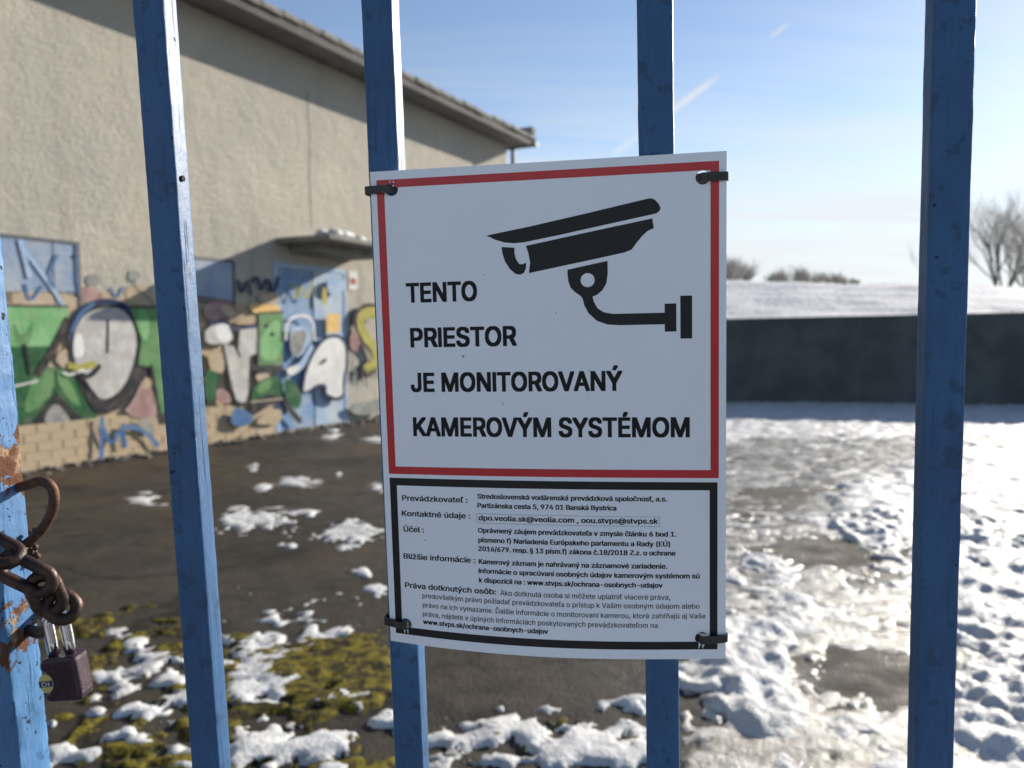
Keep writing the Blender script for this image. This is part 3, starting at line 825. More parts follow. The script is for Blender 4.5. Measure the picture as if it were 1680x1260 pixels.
# ================================================================== FAR TREES AND BUSHES
bark_mat = pm('bare_bark', (.16, .14, .12), (.10, .085, .07), 8, .9)
twig_mat = pm('haze_paled_twigs', (.50, .47, .43), (.40, .37, .33), 3, .9)  # twig colour paled to stand in for backlit haze
def grow(rng, base, d, length, r, depth, out, spread, nb):
    n = 4; pts = [np.array(base)]; dd = np.array(d, float)
    for i in range(n):
        dd = dd + rng.normal(0, .10, 3) + np.array([0, 0, .035]); dd /= np.linalg.norm(dd)
        pts.append(pts[-1] + dd * length / n)
    out[0 if depth >= 3 else 1].append(tube(pts, [r * (1 - .45 * i / n) for i in range(n + 1)], 5 if depth >= 3 else 3, caps=False))
    if depth == 0: return
    for k in range(nb[depth]):
        i = rng.randint(1, n + 1) if k else n
        ax = rng.normal(0, 1, 3); ax -= dd * (ax @ dd); ax /= np.linalg.norm(ax) + 1e-9
        nd = dd * math.cos(spread) + ax * math.sin(spread) * rng.uniform(.6, 1.3); nd[2] = abs(nd[2]) * .8 + .2
        grow(rng, pts[i], nd / np.linalg.norm(nd), length * rng.uniform(.55, .8), r * .55, depth - 1, out, spread, nb)
def bare_tree(name, px, py_base, dist, h, seed, stems, label, cat, spread=.5, depth=4, r=.10, lean=.35, group=None, nb=(0, 3, 4, 4, 4)):
    rng = np.random.RandomState(seed); b = at(px, py_base, dist)
    e = empty(name, Matrix.Translation(Vector(b)))
    tag(e, label, cat, group)
    out = [[], []]
    for k in range(stems):
        a = rng.uniform(0, 2 * math.pi); l = rng.uniform(.1, 1) * lean
        d = np.array([math.cos(a) * l, math.sin(a) * l, 1.]); d /= np.linalg.norm(d)
        grow(rng, (math.cos(a) * .2, math.sin(a) * .2, -.1), d, h * rng.uniform(.36, .46), r, depth, out, spread, nb)
    obj('trunk', mesh('trunk', *join(out[0]), True), bark_mat, e)
    obj('crown', mesh('crown', *join(out[1]), True), twig_mat, e)
bare_tree('bare_tree', 1640, 478, 34, 4.2, 3, 6, 'bare leafless tree on the skyline at the right edge', 'tree', .42, 4, .05, .55)
bare_tree('bare_tree', 1690, 478, 37, 4.4, 5, 6, 'bare leafless tree cut by the right frame edge behind another tree', 'tree', .42, 4, .05, .5)
bare_tree('bare_tree', 1520, 476, 38, 2.6, 8, 4, 'faint bare shrub-like tree half hidden by the right fence bar', 'tree', .45, 3, .03, .5)
bare_tree('bush', 1190, 468, 40, 1.75, 12, 26, 'dark rounded bush on the skyline beside the sign edge', 'bush', .6, 3, .03, .9, nb=(0, 4, 4, 4))
bare_tree('bush', 1215, 468, 42, 1.5, 14, 22, 'smaller dark bush joined to the right of the rounded skyline bush', 'bush', .6, 3, .03, .9, nb=(0, 4, 4, 4))
for i, (px, h) in enumerate(((1272, 1.0), (1300, 1.5), (1330, 1.15), (1362, 1.0), (1392, .6))):
    bare_tree('bush', px, 467, 44, h, 20 + i, 22, ['low scrubby bush first from the left in the skyline row', 'tallest bush in the low row along the skyline', 'middle low bush in the row along the skyline', 'fourth bush in the low skyline row, thinning out', 'lowest bush at the right end of the skyline row'][i], 'bush', .7, 2, .025, 1.7, 'row of low bushes on the skyline', nb=(0, 6, 6, 4))


# ================================================================== FENCE FRAME (from the sign's A4 proportions)
Rf = np.array([[0.9841238988082207, 0.026364307053864285, 0.1755137462083143], [-0.0077514136869018865, 0.9943465714744052, -0.10590000652950933], [-0.17731347207801643, 0.10285824765503819, 0.9787645853365217]])
Tf = np.array([0.02083823033174694, 0.017830005576883048, 0.46511170577990935])
O0 = cam2world((0, 0, 0))
wv = lambda v: cam2world(v) - O0
EX, EY, EZ = wv(Rf[:, 0]), wv(Rf[:, 1]), wv(Rf[:, 2])
SC = cam2world(Tf)                       # sign centre
LX, LY, LZ = EX, EZ, -EY
ZC = SC[2] / LZ[2]
FO = SC - LZ * ZC                        # point on the ground below the sign, along the bars
def frame(o):
    return Matrix(((LX[0], LY[0], LZ[0], o[0]), (LX[1], LY[1], LZ[1], o[1]), (LX[2], LY[2], LZ[2], o[2]), (0, 0, 0, 1)))
FM = frame(FO)
def FL(px, py, D):
    """pixel -> fence-local point at depth D behind the sign plane"""
    r = np.array([(px - 840) / FPX, (py - 630) / FPX, 1]); n = Rf[:, 2]
    k = (n @ Tf + D) / (n @ r); q = Rf.T @ (r * k - Tf)
    return np.array([q[0], D, ZC - q[1]])
def PZ(py): return float(FL(40, py, .01)[2])

blue_mat = paint('blue_enamel', (.027, .100, .235))
post_mat = paint('peeling_blue_enamel', (.060, .175, .37), .66, True)
fence = empty('fence', FM)
tag(fence, 'fence of upright square blue steel bars carrying the warning sign', 'fence')
def bar(name, x0, x1, y0, D, z0, z1, seed, m, parent, amp=.00016, bev=.0020, tilt=0.0):
    """square bar with rounded arrises and lumpy hand-brushed paint"""
    prof = []
    cs = [(x0 + bev, y0 + bev, math.pi), (x1 - bev, y0 + bev, 1.5 * math.pi), (x1 - bev, y0 + D - bev, 0), (x0 + bev, y0 + D - bev, .5 * math.pi)]
    seq = []
    for ci, (cx, cy, a0) in enumerate(cs):
        for k in range(4):
            a = a0 + k / 3 * math.pi / 2; seq.append((cx + bev * math.cos(a), cy + bev * math.sin(a), math.cos(a), math.sin(a)))
    full = []
    for i in range(len(seq)):
        a, b = seq[i], seq[(i + 1) % len(seq)]
        full.append(a)
        L = math.hypot(b[0] - a[0], b[1] - a[1])
        if L > .006:
            for k in (1, 2, 3): full.append(tuple(a[j] * (1 - k / 4) + b[j] * k / 4 for j in range(4)))
    n = len(full)
    zs = list(np.linspace(z0, ZC - .34, 12)) + list(np.arange(ZC - .335, ZC + .335, .0035)) + list(np.linspace(ZC + .34, z1, 12))
    V = []; F = []
    ss = np.arange(n) * 1.3
    for i, z in enumerate(zs):
        lump = (fbm(ss + seed * 9.1, np.full(n, z * 75), 3) - .5) * 2 + 1.2 * np.clip(vnoise(ss * .8 + seed * 5, np.full(n, z * 160)) - .72, 0, 1)
        for k, (x, y, nx_, ny_) in enumerate(full):
            dlt = amp * lump[k] * (1.6 if (nx_ != 0 and ny_ != 0) else 1)
            V.append((x + nx_ * dlt + tilt * (z - ZC), y + ny_ * dlt, z))
        if i:
            for k in range(n):
                F.append(((i - 1) * n + k, (i - 1) * n + (k + 1) % n, i * n + (k + 1) % n, i * n + k))
    F.append(tuple(range(n - 1, -1, -1))); F.append(tuple(range((len(zs) - 1) * n, len(zs) * n)))
    return obj(name, mesh(name, V, F, True), m, parent)
YB = .0032
bx = [(FL(249, 420, YB)[0], FL(298, 420, YB)[0], -.0045), (FL(603, 270, YB)[0], FL(653, 270, YB)[0], .0), (FL(1049, 200, YB)[0], FL(1108, 200, YB)[0], -.004), (FL(1518, 630, YB)[0], FL(1585, 630, YB)[0], -.0035)]
for i, (a, b, tl) in enumerate(bx):
    bar('bar', a, b, YB, .0165, .10, 2.02, i + 1, blue_mat, fence, tilt=tl)
for z in (.12, 1.92):
    obj('rail', bevel_mesh('rail', *box(-.34, 1.6, YB + .017, YB + .04, z - .02, z + .02), .003, 2), blue_mat, fence)
for k in range(1, 9):
    bar('bar', bx[3][0] + .152 * k, bx[3][1] + .152 * k, YB, .0165, .10, 2.02, 10 + k, blue_mat, fence)
obj('post', bevel_mesh('post', *box(1.6, 1.66, YB - .01, YB + .05, 0, 2.05), .003, 2), blue_mat, fence)
# a screw hole in the lit side of a bar
hole_mat = pm('rust_hole', (.012, .009, .008), (.03, .015, .008), 90, .9)
q = FL(302, 293, .011)
v, f = tube([(bx[0][1] - .0006, .0105, q[2]), (bx[0][1] + .0006, .0105, q[2])], [.0020, .0020], 12)
obj('screw_hole', mesh('screw_hole', v, f), hole_mat, fence)

# ------------------------------------------------------------------ gate post
gp = empty('gate_post', FM)
tag(gp, 'rusty peeling light blue gate post at the left frame edge, wrapped by a chain', 'post')
xe = FL(26, 1200, .0)[0]
PD = .029
bar('post', xe - .05, xe, -.0, PD, .0, 2.05, 40, post_mat, gp, amp=.0008, bev=.0025)
rust_mat = pm('brown_rust', (.16, .065, .028), (.055, .028, .018), 70, .62, .6, 260, .0012, rvar=.15, metal=.25)
rust2_mat = pm('dark_chain_rust', (.075, .036, .024), (.020, .013, .012), 55, .46, .6, 300, .0010, rvar=.12, metal=.45)
ey = PD - .006
loop = [FL(30, 800, ey), FL(48, 795, ey), FL(66, 788, ey), FL(84, 795, ey), FL(90, 815, ey), FL(86, 840, ey), FL(74, 862, ey), FL(58, 880, ey), FL(44, 892, ey)]
loop = smooth_loop([tuple(q) for q in loop], 2, False)
obj('lock_eye', mesh('lock_eye', *tube(loop, .0036, 14, jitter=.05), True), rust_mat, gp)
parts = []
for k in range(26):
    q = FL(random.uniform(50, 60), random.uniform(868, 920), ey + random.uniform(-.004, .004)); r_ = random.uniform(.001, .0028)
    parts.append(tube([q - np.array([0, 0, r_]), q - np.array([0, 0, r_ * .4]), q + np.array([0, 0, r_ * .5]), q + np.array([0, 0, r_])], [r_ * .3, r_, r_ * .9, r_ * .3], 7, jitter=.3))
obj('weld_bead', mesh('weld_bead', *join(parts), True), rust_mat, gp)

# ------------------------------------------------------------------ chain
def link_path(c, ax, up, half, rad, n=12):
    c, ax, up = map(lambda q: np.array(q, float), (c, ax, up))
    ax /= np.linalg.norm(ax); up -= ax * (ax @ up); up /= np.linalg.norm(up)
    P = []
    for k in range(n + 1):
        a = -math.pi / 2 + math.pi * k / n; P.append(c + ax * (half + rad * math.cos(a)) + up * rad * math.sin(a))
    for k in range(n + 1):
        a = math.pi / 2 + math.pi * k / n; P.append(c + ax * (-half + rad * math.cos(a)) + up * rad * math.sin(a))
    return P
ch = empty('chain', frame(FO + LX * xe))
tag(ch, 'rusty brown steel chain wound round the left gate post', 'chain')
chx = np.array([xe, 0, 0])
def link(a, b, up, rad=.0080, r=.0043):
    a, b = np.array(a), np.array(b); c = (a + b) / 2; L = np.linalg.norm(b - a) / 2
    obj('link', mesh('link', *tube([q - chx for q in link_path(c, b - a, up, max(L - rad, .002), rad)], r, 12, True, jitter=.08), True), rust2_mat, ch)
lk = [(FL(-62, 872, -.010), FL(26, 918, -.012), (0, .75, .35)),
      (FL(2, 922, -.012), FL(84, 962, -.004), (.15, .1, 1)),
      (FL(64, 946, -.002), FL(88, 1002, .004), (.9, .5, .3)),
      (FL(84, 984, .006), FL(118, 1006, .010), (-.5, .2, 1)),
      (FL(-130, 850, -.010), FL(-46, 884, -.011), (0, .3, 1)),
      (FL(40, 1014, .030), FL(88, 1026, .020), (.1, .8, .5))]
for a, b, up in lk: link(a, b, up)

# ------------------------------------------------------------------ padlock
pc = FL(110, 1108, .016)
yaw = math.radians(-6)
PM = frame(FO + LX * pc[0] + LY * pc[1] + LZ * pc[2]) @ Matrix.Rotation(math.radians(-7), 4, 'Y') @ Matrix.Rotation(-yaw, 4, 'Z')
pad = empty('padlock', PM)
tag(pad, 'dark maroon covered padlock hanging from the chain beside the left post', 'padlock')
maroon = pm('maroon_plastic', (.030, .006, .021), (.016, .005, .012), 60, .28, .35, 300, .0006, spec=.5, rvar=.08)
steel = pm('chrome_steel', (.72, .74, .76), (.55, .56, .58), 120, .16, .2, 500, .0004, metal=1, rvar=.06)
bw, bd, bh_ = .0140, .0084, .0172
# body outline with the round cut-out at its left side (x-z profile), extruded in y
P = [(-bw, -bh_), (bw, -bh_), (bw, bh_), (-bw, bh_)]
cut = [(-bw + .0075 * math.cos(a), -.001 + .0085 * math.sin(a)) for a in np.linspace(math.pi / 2, -math.pi / 2, 14)]
cutbox = P[:1] + P[1:3] + P[3:] + cut
def prism(P, y0, y1):
    n = len(P); v = [(x, y0, z) for x, z in P] + [(x, y1, z) for x, z in P]
    f = [tuple(range(n)), tuple(range(2 * n - 1, n - 1, -1))] + [(i, i + n, (i + 1) % n + n, (i + 1) % n) for i in range(n)]
    return v, f
def rounded(P0, r):
    out = []
    n = len(P0)
    for i in range(n):
        p0, p1, p2 = map(np.array, (P0[i - 1], P0[i], P0[(i + 1) % n]))
        a = p1 + (p0 - p1) / np.linalg.norm(p0 - p1) * r; b = p1 + (p2 - p1) / np.linalg.norm(p2 - p1) * r
        for k in range(4):
            q = k / 3; out.append(tuple((1 - q) ** 2 * a + 2 * q * (1 - q) * p1 + q * q * b))
    return out
core = obj('body', bevel_mesh('body', *prism(rounded([(-bw + .002, -bh_ + .002), (bw - .002, -bh_ + .002), (bw - .002, bh_ - .002), (-bw + .002, bh_ - .002)], .003), -bd + .0016, bd - .0016), .0012, 2), pm('brass_body', (.45, .36, .12), (.38, .30, .10), 40, .4, metal=.6), pad)
cover_pts = rounded([(-bw, -bh_ + .0012), (bw, -bh_), (bw, bh_), (-bw, bh_ - .0012)], .0048)
cov = []
for q in cover_pts: cov.append(q)
# splice the cut into the left side, between the top-left and bottom-left corners
cov = cov + cut
v, f = prism(cov, -bd, bd)
bm = bmesh.new(); vs = [bm.verts.new(x) for x in v]
for q in f: bm.faces.new([vs[i] for i in q])
bmesh.ops.recalc_face_normals(bm, faces=bm.faces)
sharp = [e for e in bm.edges if e.calc_face_angle(0) > .9]
bmesh.ops.bevel(bm, geom=sharp, offset=.0026, segments=4, affect='EDGES', profile=.5)
bmesh.ops.triangulate(bm, faces=[q for q in bm.faces if len(q.verts) > 4])
me = bpy.data.meshes.new('cover'); bm.to_mesh(me); bm.free()
obj('cover', me, maroon, pad)
ylw = pm('sticker_yellow', (.52, .43, .12), (.42, .36, .14), 60, .5)
dk = pm('sticker_navy', (.02, .03, .09), None, 10, .5)
wt = pm('sticker_white', (.7, .7, .68), None, 10, .5)
disc = [(-bw + .0035 + .0055 * math.cos(a), -.001 + .0070 * math.sin(a)) for a in np.linspace(0, 2 * math.pi, 24)[:-1]]
st = obj('sticker', mesh('sticker', *prism(disc, -bd - .0003, -bd + .0018)), ylw, pad)
obj('sticker_band', mesh('sticker_band', *prism([(-bw - .0018, -.0035), (-bw + .0086, -.0035), (-bw + .0086, .0010), (-bw - .0018, .0010)], -bd - .0005, -bd - .00032)), dk, st)
sh = []
for k in range(25):
    a = math.pi * k / 24; sh.append((.0066 * math.cos(a), 0, bh_ + .023 + .0066 * math.sin(a)))
sh = [(.0066, 0, bh_ - .004), (.0066, 0, bh_ + .010)] + sh + [(-.0066, 0, bh_ + .010), (-.0066, 0, bh_ - .004)]
obj('shackle', mesh('shackle', *tube(sh, .0042, 16), True), steel, pad)


# ================================================================== WARNING SIGN (210 x 297 mm, slightly bowed plate)
SM = frame(SC)
sign = empty('warning_sign', SM)
tag(sign, 'white plastic warning sign with red and black frames and a camera pictogram', 'sign')
def bulge(u_, v_):
    u_ = np.clip(u_ / 210, 0, 1); v_ = np.clip(v_ / 297, 0, 1)
    return 11 * v_ ** 2.6 * np.clip(np.sin(math.pi * u_ ** .92), 0, 1)
def bend(u_, v_, h):
    return ((u_ - 105) / 1000, -(bulge(u_, v_) + h) / 1000, (148.5 - v_) / 1000)
HOLES = [(13.3, 11.0, 4.0), (197.0, 13.9, 4.0), (11.6, 284.6, 4.0), (196.0, 284.3, 4.0)]
def circ(x, y, r, n=28): return [(x + r * math.cos(a), y + r * math.sin(a)) for a in np.linspace(0, 2 * math.pi, n + 1)[:-1]]
def rect(a, b, c, d_): return [(a, b), (c, b), (c, d_), (a, d_)]
def densify(P, step):
    out = []
    for i in range(len(P)):
        a, b = np.array(P[i], float), np.array(P[(i + 1) % len(P)], float)
        n = max(1, int(np.linalg.norm(b - a) / step))
        out += [tuple(a + (b - a) * k / n) for k in range(n)]
    return out
def inside(P, x, y):
    r = False; n = len(P); j = n - 1
    for i in range(n):
        if (P[i][1] > y) != (P[j][1] > y) and x < (P[j][0] - P[i][0]) * (y - P[i][1]) / (P[j][1] - P[i][1]) + P[i][0]: r = not r
        j = i
    return r
def flat(loops, step=6, grid=7):
    """triangulate loops with the even-odd rule, with extra points so that the sheet can bend"""
    V = []; E = []
    D = [densify(l, step) for l in loops]
    for l in D:
        o = len(V); V += l; n = len(l); E += [(o + i, o + (i + 1) % n) for i in range(n)]
    xs = [q[0] for q in D[0]]; ys = [q[1] for q in D[0]]
    ev = lambda x, y: sum(inside(l, x, y) for l in D) % 2 == 1
    bp = np.array(V)
    if grid:
        for x in np.arange(min(xs) + grid * .5, max(xs), grid):
            for y in np.arange(min(ys) + grid * .5, max(ys), grid):
                if ev(x, y) and np.min(np.hypot(bp[:, 0] - x, bp[:, 1] - y)) > grid * .4: V.append((x, y))
    r = delaunay_2d_cdt([Vector(q) for q in V], E, [], 0, 1e-4)
    T = [f for f in r[2] if ev(sum(r[0][i].x for i in f) / len(f), sum(r[0][i].y for i in f) / len(f))]
    return [(q.x, q.y) for q in r[0]], T
def print_obj(name, loops, h, m, parent, step=6, grid=7):
    P, T = flat(loops, step, grid)
    me = mesh(name, [bend(x, y, h) for x, y in P], T, False)
    bm = bmesh.new(); bm.from_mesh(me); bmesh.ops.recalc_face_normals(bm, faces=bm.faces)
    bmesh.ops.delete(bm, geom=[v for v in bm.verts if not v.link_faces], context='VERTS')
    bm.normal_update()
    for f_ in bm.faces:
        if f_.normal.y > 0: f_.normal_flip()
    bm.to_mesh(me); bm.free()
    return obj(name, me, m, parent)
m, t, p, co = base_mat('white_sign_plastic')
n = t.noise(co, 9, 4, .6)
c = t.mix(t.step(n, .3, .7), (.84, .865, .92), (.80, .83, .89))
c = t.mix(t.step(t.noise(co, 210, 2, .5), .765, .785), c, (.25, .25, .27))
c = t.mix(t.math('MULTIPLY', t.step(t.noise(t.scalev(co, 1, 1, .25), 60, 5, .65), .62, .8), .18), c, (.5, .5, .5))
t.put(p.inputs['Base Color'], c); t.put(p.inputs['Roughness'], t.lerp(t.noise(co, 30, 4), .24, .36))
t.put(p.inputs['Normal'], t.bump(t.noise(co, 25, 3), .06, .002))
sign_mat = m
red_mat = pm('print_red', (.56, .022, .030), (.50, .020, .028), 12, .34)
blk_mat = pm('print_black', (.007, .007, .009), (.010, .010, .012), 12, .42, spec=.35)
txt_mat = pm('print_text_black', (.006, .006, .008), (.008, .008, .010), 12, .5, spec=.25)
HL = [circ(*q) for q in HOLES]
P, T = flat([rect(0, 0, 210, 297)] + HL, 5, 6)
nP = len(P)
V = [bend(x, y, 0) for x, y in P] + [bend(x, y, -1.1) for x, y in P]
from collections import Counter
ec = Counter()
for f_ in T:
    for i in range(3): ec[tuple(sorted((f_[i], f_[(i + 1) % 3])))] += 1
F = [tuple(f_) for f_ in T] + [tuple(i + nP for i in reversed(f_)) for f_ in T] + [(a, b, b + nP, a + nP) for (a, b), k in ec.items() if k == 1]
me = mesh('panel', V, F); bm = bmesh.new(); bm.from_mesh(me)
bmesh.ops.delete(bm, geom=[v_ for v_ in bm.verts if not v_.link_faces], context='VERTS')
bmesh.ops.recalc_face_normals(bm, faces=bm.faces)
for f_ in bm.faces: f_.smooth = abs(f_.normal.y) > .8
for e_ in bm.edges:
    if len(e_.link_faces) == 2 and e_.calc_face_angle(0) > .8: e_.smooth = False
bm.to_mesh(me); bm.free()
obj('panel', me, sign_mat, sign)
print_obj('red_frame', [rect(3.8, 5.2, 205.9, 186.8), rect(8.5, 10.0, 201.2, 182.0)] + [HL[0]], .10, red_mat, sign)
print_obj('black_frame', [rect(4.1, 189.3, 205.2, 291.1), rect(8.8, 194.1, 200.7, 286.3)], .10, blk_mat, sign) if False else None
def minus_holes(name, outer, inner, hs, mt):
    # frame with the tie holes cut through it
    loops = [rect(*outer), rect(*inner)]
    P, T = flat(loops, 2.2, 0)
    T2 = [f_ for f_ in T if all(math.hypot(sum(P[i][0] for i in f_) / 3 - hx, sum(P[i][1] for i in f_) / 3 - hy) > r_ for hx, hy, r_ in hs)]
    me = mesh(name, [bend(x, y, .10) for x, y in P], T2, False)
    bm = bmesh.new(); bm.from_mesh(me); bmesh.ops.recalc_face_normals(bm, faces=bm.faces)
    bmesh.ops.delete(bm, geom=[v for v in bm.verts if not v.link_faces], context='VERTS')
    bm.normal_update()
    for f_ in bm.faces:
        if f_.normal.y > 0: f_.normal_flip()
    bm.to_mesh(me); bm.free()
    return obj(name, me, mt, sign)
bpy.data.objects.remove([o for o in sign.children if o.name.startswith('red_frame')][0])
minus_holes('red_frame', (3.8, 5.2, 205.9, 186.8), (8.5, 10.0, 201.2, 182.0), HOLES, red_mat)
minus_holes('black_frame', (4.1, 189.3, 205.2, 291.1), (8.8, 194.1, 200.7, 286.3), HOLES, blk_mat)
# the pictogram of a security camera
TOPS = [(71.2, 41.1), (98.0, 36.8), (130.6, 30.9), (165.5, 24.3), (167.8, 24.0), (170.1, 24.8), (172.5, 27.4), (173.4, 29.7), (172.8, 31.5), (170.9, 32.7), (168.9, 33.1), (138.5, 38.4), (114.2, 42.7), (93.6, 46.0), (87.8, 46.3), (82.0, 45.6), (76.2, 43.7)]
BODY = [(94.9, 48.1), (130.4, 41.9), (168.7, 35.4), (169.6, 40.9), (165.7, 42.6), (162.6, 45.5), (159.4, 49.3), (156.8, 52.7), (152.6, 54.2), (138.2, 56.8), (117.2, 60.5), (96.3, 64.2), (97.2, 58.1), (96.4, 52.8)]
LENS = [(80.2, 48.2), (88.0, 48.9), (87.9, 52.5), (88.8, 55.8), (90.7, 58.6), (92.5, 58.9), (94.8, 57.9), (94.6, 61.3), (93.4, 63.9), (91.1, 65.0), (88.2, 64.3), (84.9, 61.4), (82.1, 56.8), (80.7, 52.3)]
MOUNT = [(119.4, 62.9), (142.9, 58.6), (142.9, 66.1), (142.0, 71.7), (139.6, 75.6), (136.7, 78.0), (133.9, 79.1), (134.5, 81.9), (136.6, 85.9), (140.2, 88.4), (145.8, 89.5), (175.4, 89.5), (175.4, 84.3), (182.0, 84.3), (182.0, 100.5), (175.4, 100.5), (175.4, 96.2), (149.8, 96.2), (142.5, 95.7), (136.1, 93.3), (131.3, 88.7), (129.0, 84.2), (128.0, 80.1), (127.1, 78.7), (123.4, 76.0), (121.0, 73.5), (119.8, 69.8), (119.3, 65.8)]
for nm, lp in (('camera_hood', [TOPS]), ('camera_body', [BODY]), ('camera_lens', [LENS]), ('camera_bracket', [MOUNT, circ(131.1, 69.4, 4.1)]), ('wall_plate', [rect(184.3, 80.0, 190.9, 104.7)])):
    print_obj(nm, lp, .10, blk_mat, sign, 3, 4)
# thin box round the e-mail line
print_obj('text_box', [rect(60.6, 210.2, 171.8, 216.2), rect(60.8, 210.4, 171.6, 216.0)], .08, pm('print_hairline', (.25, .26, .30), None, 10, .5), sign, 4, 0)

# ---- lettering
font = None
try:
    font = bpy.data.fonts.load(os.path.join(bpy.utils.system_resource('DATAFILES', path='fonts'), 'Inter.woff2'))
except Exception as e:
    print('font fallback', e)
def glyphs(body, bold=0):
    """outlines of a line of text, filled by the non-zero winding rule"""
    cu = bpy.data.curves.new('txt', 'FONT'); cu.body = body
    if font: cu.font = font
    cu.resolution_u = 3; cu.fill_mode = 'NONE'
    o = bpy.data.objects.new('txt', cu); COL.objects.link(o)
    dg = bpy.context.evaluated_depsgraph_get()
    me = o.evaluated_get(dg).to_mesh()
    V = np.array([v.co[:2] for v in me.vertices]); E = [tuple(e.vertices) for e in me.edges]
    o.evaluated_get(dg).to_mesh_clear(); bpy.data.objects.remove(o); bpy.data.curves.remove(cu)
    brk = set(max(e) + 1 for e in E if abs(e[0] - e[1]) > 1)
    starts = sorted({0} | {k for k in brk if k < len(V)}); ends = starts[1:] + [len(V)]
    # plain stems for the capital I (this font draws it with serifs), closing the gap they leave
    segs_ = [(a, b) for a, b in zip(starts, ends)]
    for a, b in sorted(segs_, key=lambda q: V[q[0]:q[1], 0].min()):
        l = V[a:b]
        ux = np.unique(l[:, 0].round(3)); uy = np.unique(l[:, 1].round(3))
        if b - a == 12 and len(ux) == 4 and len(uy) == 4 and (abs(l[:, 1] - l[:, 1].min()) < 1e-3).sum() == 2:
            x0_, x1_, x2_, x3_ = ux; g_ = (x1_ - x0_) * .8
            q = l.copy(); q[:, 0] = np.where(l[:, 0] < (x1_ + x2_) / 2, x1_, x2_) - g_
            right = V[:, 0] > x3_ + 1e-4
            V[right, 0] -= 2 * g_
            V[a:b] = q
    loops = [V[a:b] for a, b in zip(starts, ends)]
    edges = [(a + i, a + (i + 1) % (b - a)) for a, b in zip(starts, ends) for i in range(b - a)]
    r = delaunay_2d_cdt([Vector(q) for q in V], edges, [], 0, 1e-6)
    PV = np.array([q[:2] for q in r[0]]); T = np.array([f_ for f_ in r[2]])
    cen = PV[T].mean(1); wn = np.zeros(len(cen), int)
    for l in loops:
        lo, hi = l.min(0), l.max(0)
        ix = np.where((cen[:, 0] > lo[0]) & (cen[:, 0] < hi[0]) & (cen[:, 1] > lo[1]) & (cen[:, 1] < hi[1]))[0]
        if len(ix) == 0: continue
        a = l[None]; b = np.roll(l, -1, 0)[None]; c = cen[ix][:, None]
        side = (b[..., 0] - a[..., 0]) * (c[..., 1] - a[..., 1]) - (c[..., 0] - a[..., 0]) * (b[..., 1] - a[..., 1])
        up = (a[..., 1] <= c[..., 1]) & (b[..., 1] > c[..., 1]) & (side > 0)
        dn = (a[..., 1] > c[..., 1]) & (b[..., 1] <= c[..., 1]) & (side < 0)
        wn[ix] += up.sum(1) - dn.sum(1)
    return PV, [tuple(int(i) for i in f_) for f_ in T[wn != 0]]
CAPH = {}
def caph(bold):
    if bold not in CAPH:
        V, _ = glyphs('H', bold); CAPH[bold] = (V[:, 1].max(), V[:, 1].min())
    return CAPH[bold]
def text(body, x0, x1, base, cap, bold, cut=None):
    """one printed line; heavier weights are built by dilating the regular outlines by bold mm"""
    V, F = glyphs(body, 0)
    top, bot = caph(0)
    k = (cap - 2 * bold) / (top - bot)
    xa, xb = V[:, 0].min(), V[:, 0].max()
    X = x0 + bold + (V[:, 0] - xa) / (xb - xa) * (x1 - x0 - 2 * bold); Y = base - bold - (V[:, 1] - bot) * k
    VV = []; FF = []
    nd = 8 if cap > 6 else 6
    for q in range(nd if bold > .03 else 1):
        gx_, gy_ = [(-1, -1), (1, -1), (1, 1), (-1, 1), (0, -1), (1, 0), (0, 1), (-1, 0)][q]
        dx, dy = (bold * gx_, bold * gy_ * (.8 if cap > 6 else .3)) if bold > .03 else (0, 0)
        y_ = Y + dy
        if cut is not None: y_ = np.minimum(y_, cut)
        o = len(VV); VV += [bend(x, y, .10 + .003 * q) for x, y in zip(X + dx, y_)]; FF += [tuple(i + o for i in f_) for f_ in F]
    me = mesh('text_line', VV, FF)
    bm = bmesh.new(); bm.from_mesh(me)
    for f_ in bm.faces:
        if f_.normal.y > 0: f_.normal_flip()
    bm.to_mesh(me); bm.free()
    return obj('text_line', me, txt_mat, sign)
BB, SB, LT = .56, .20, .06
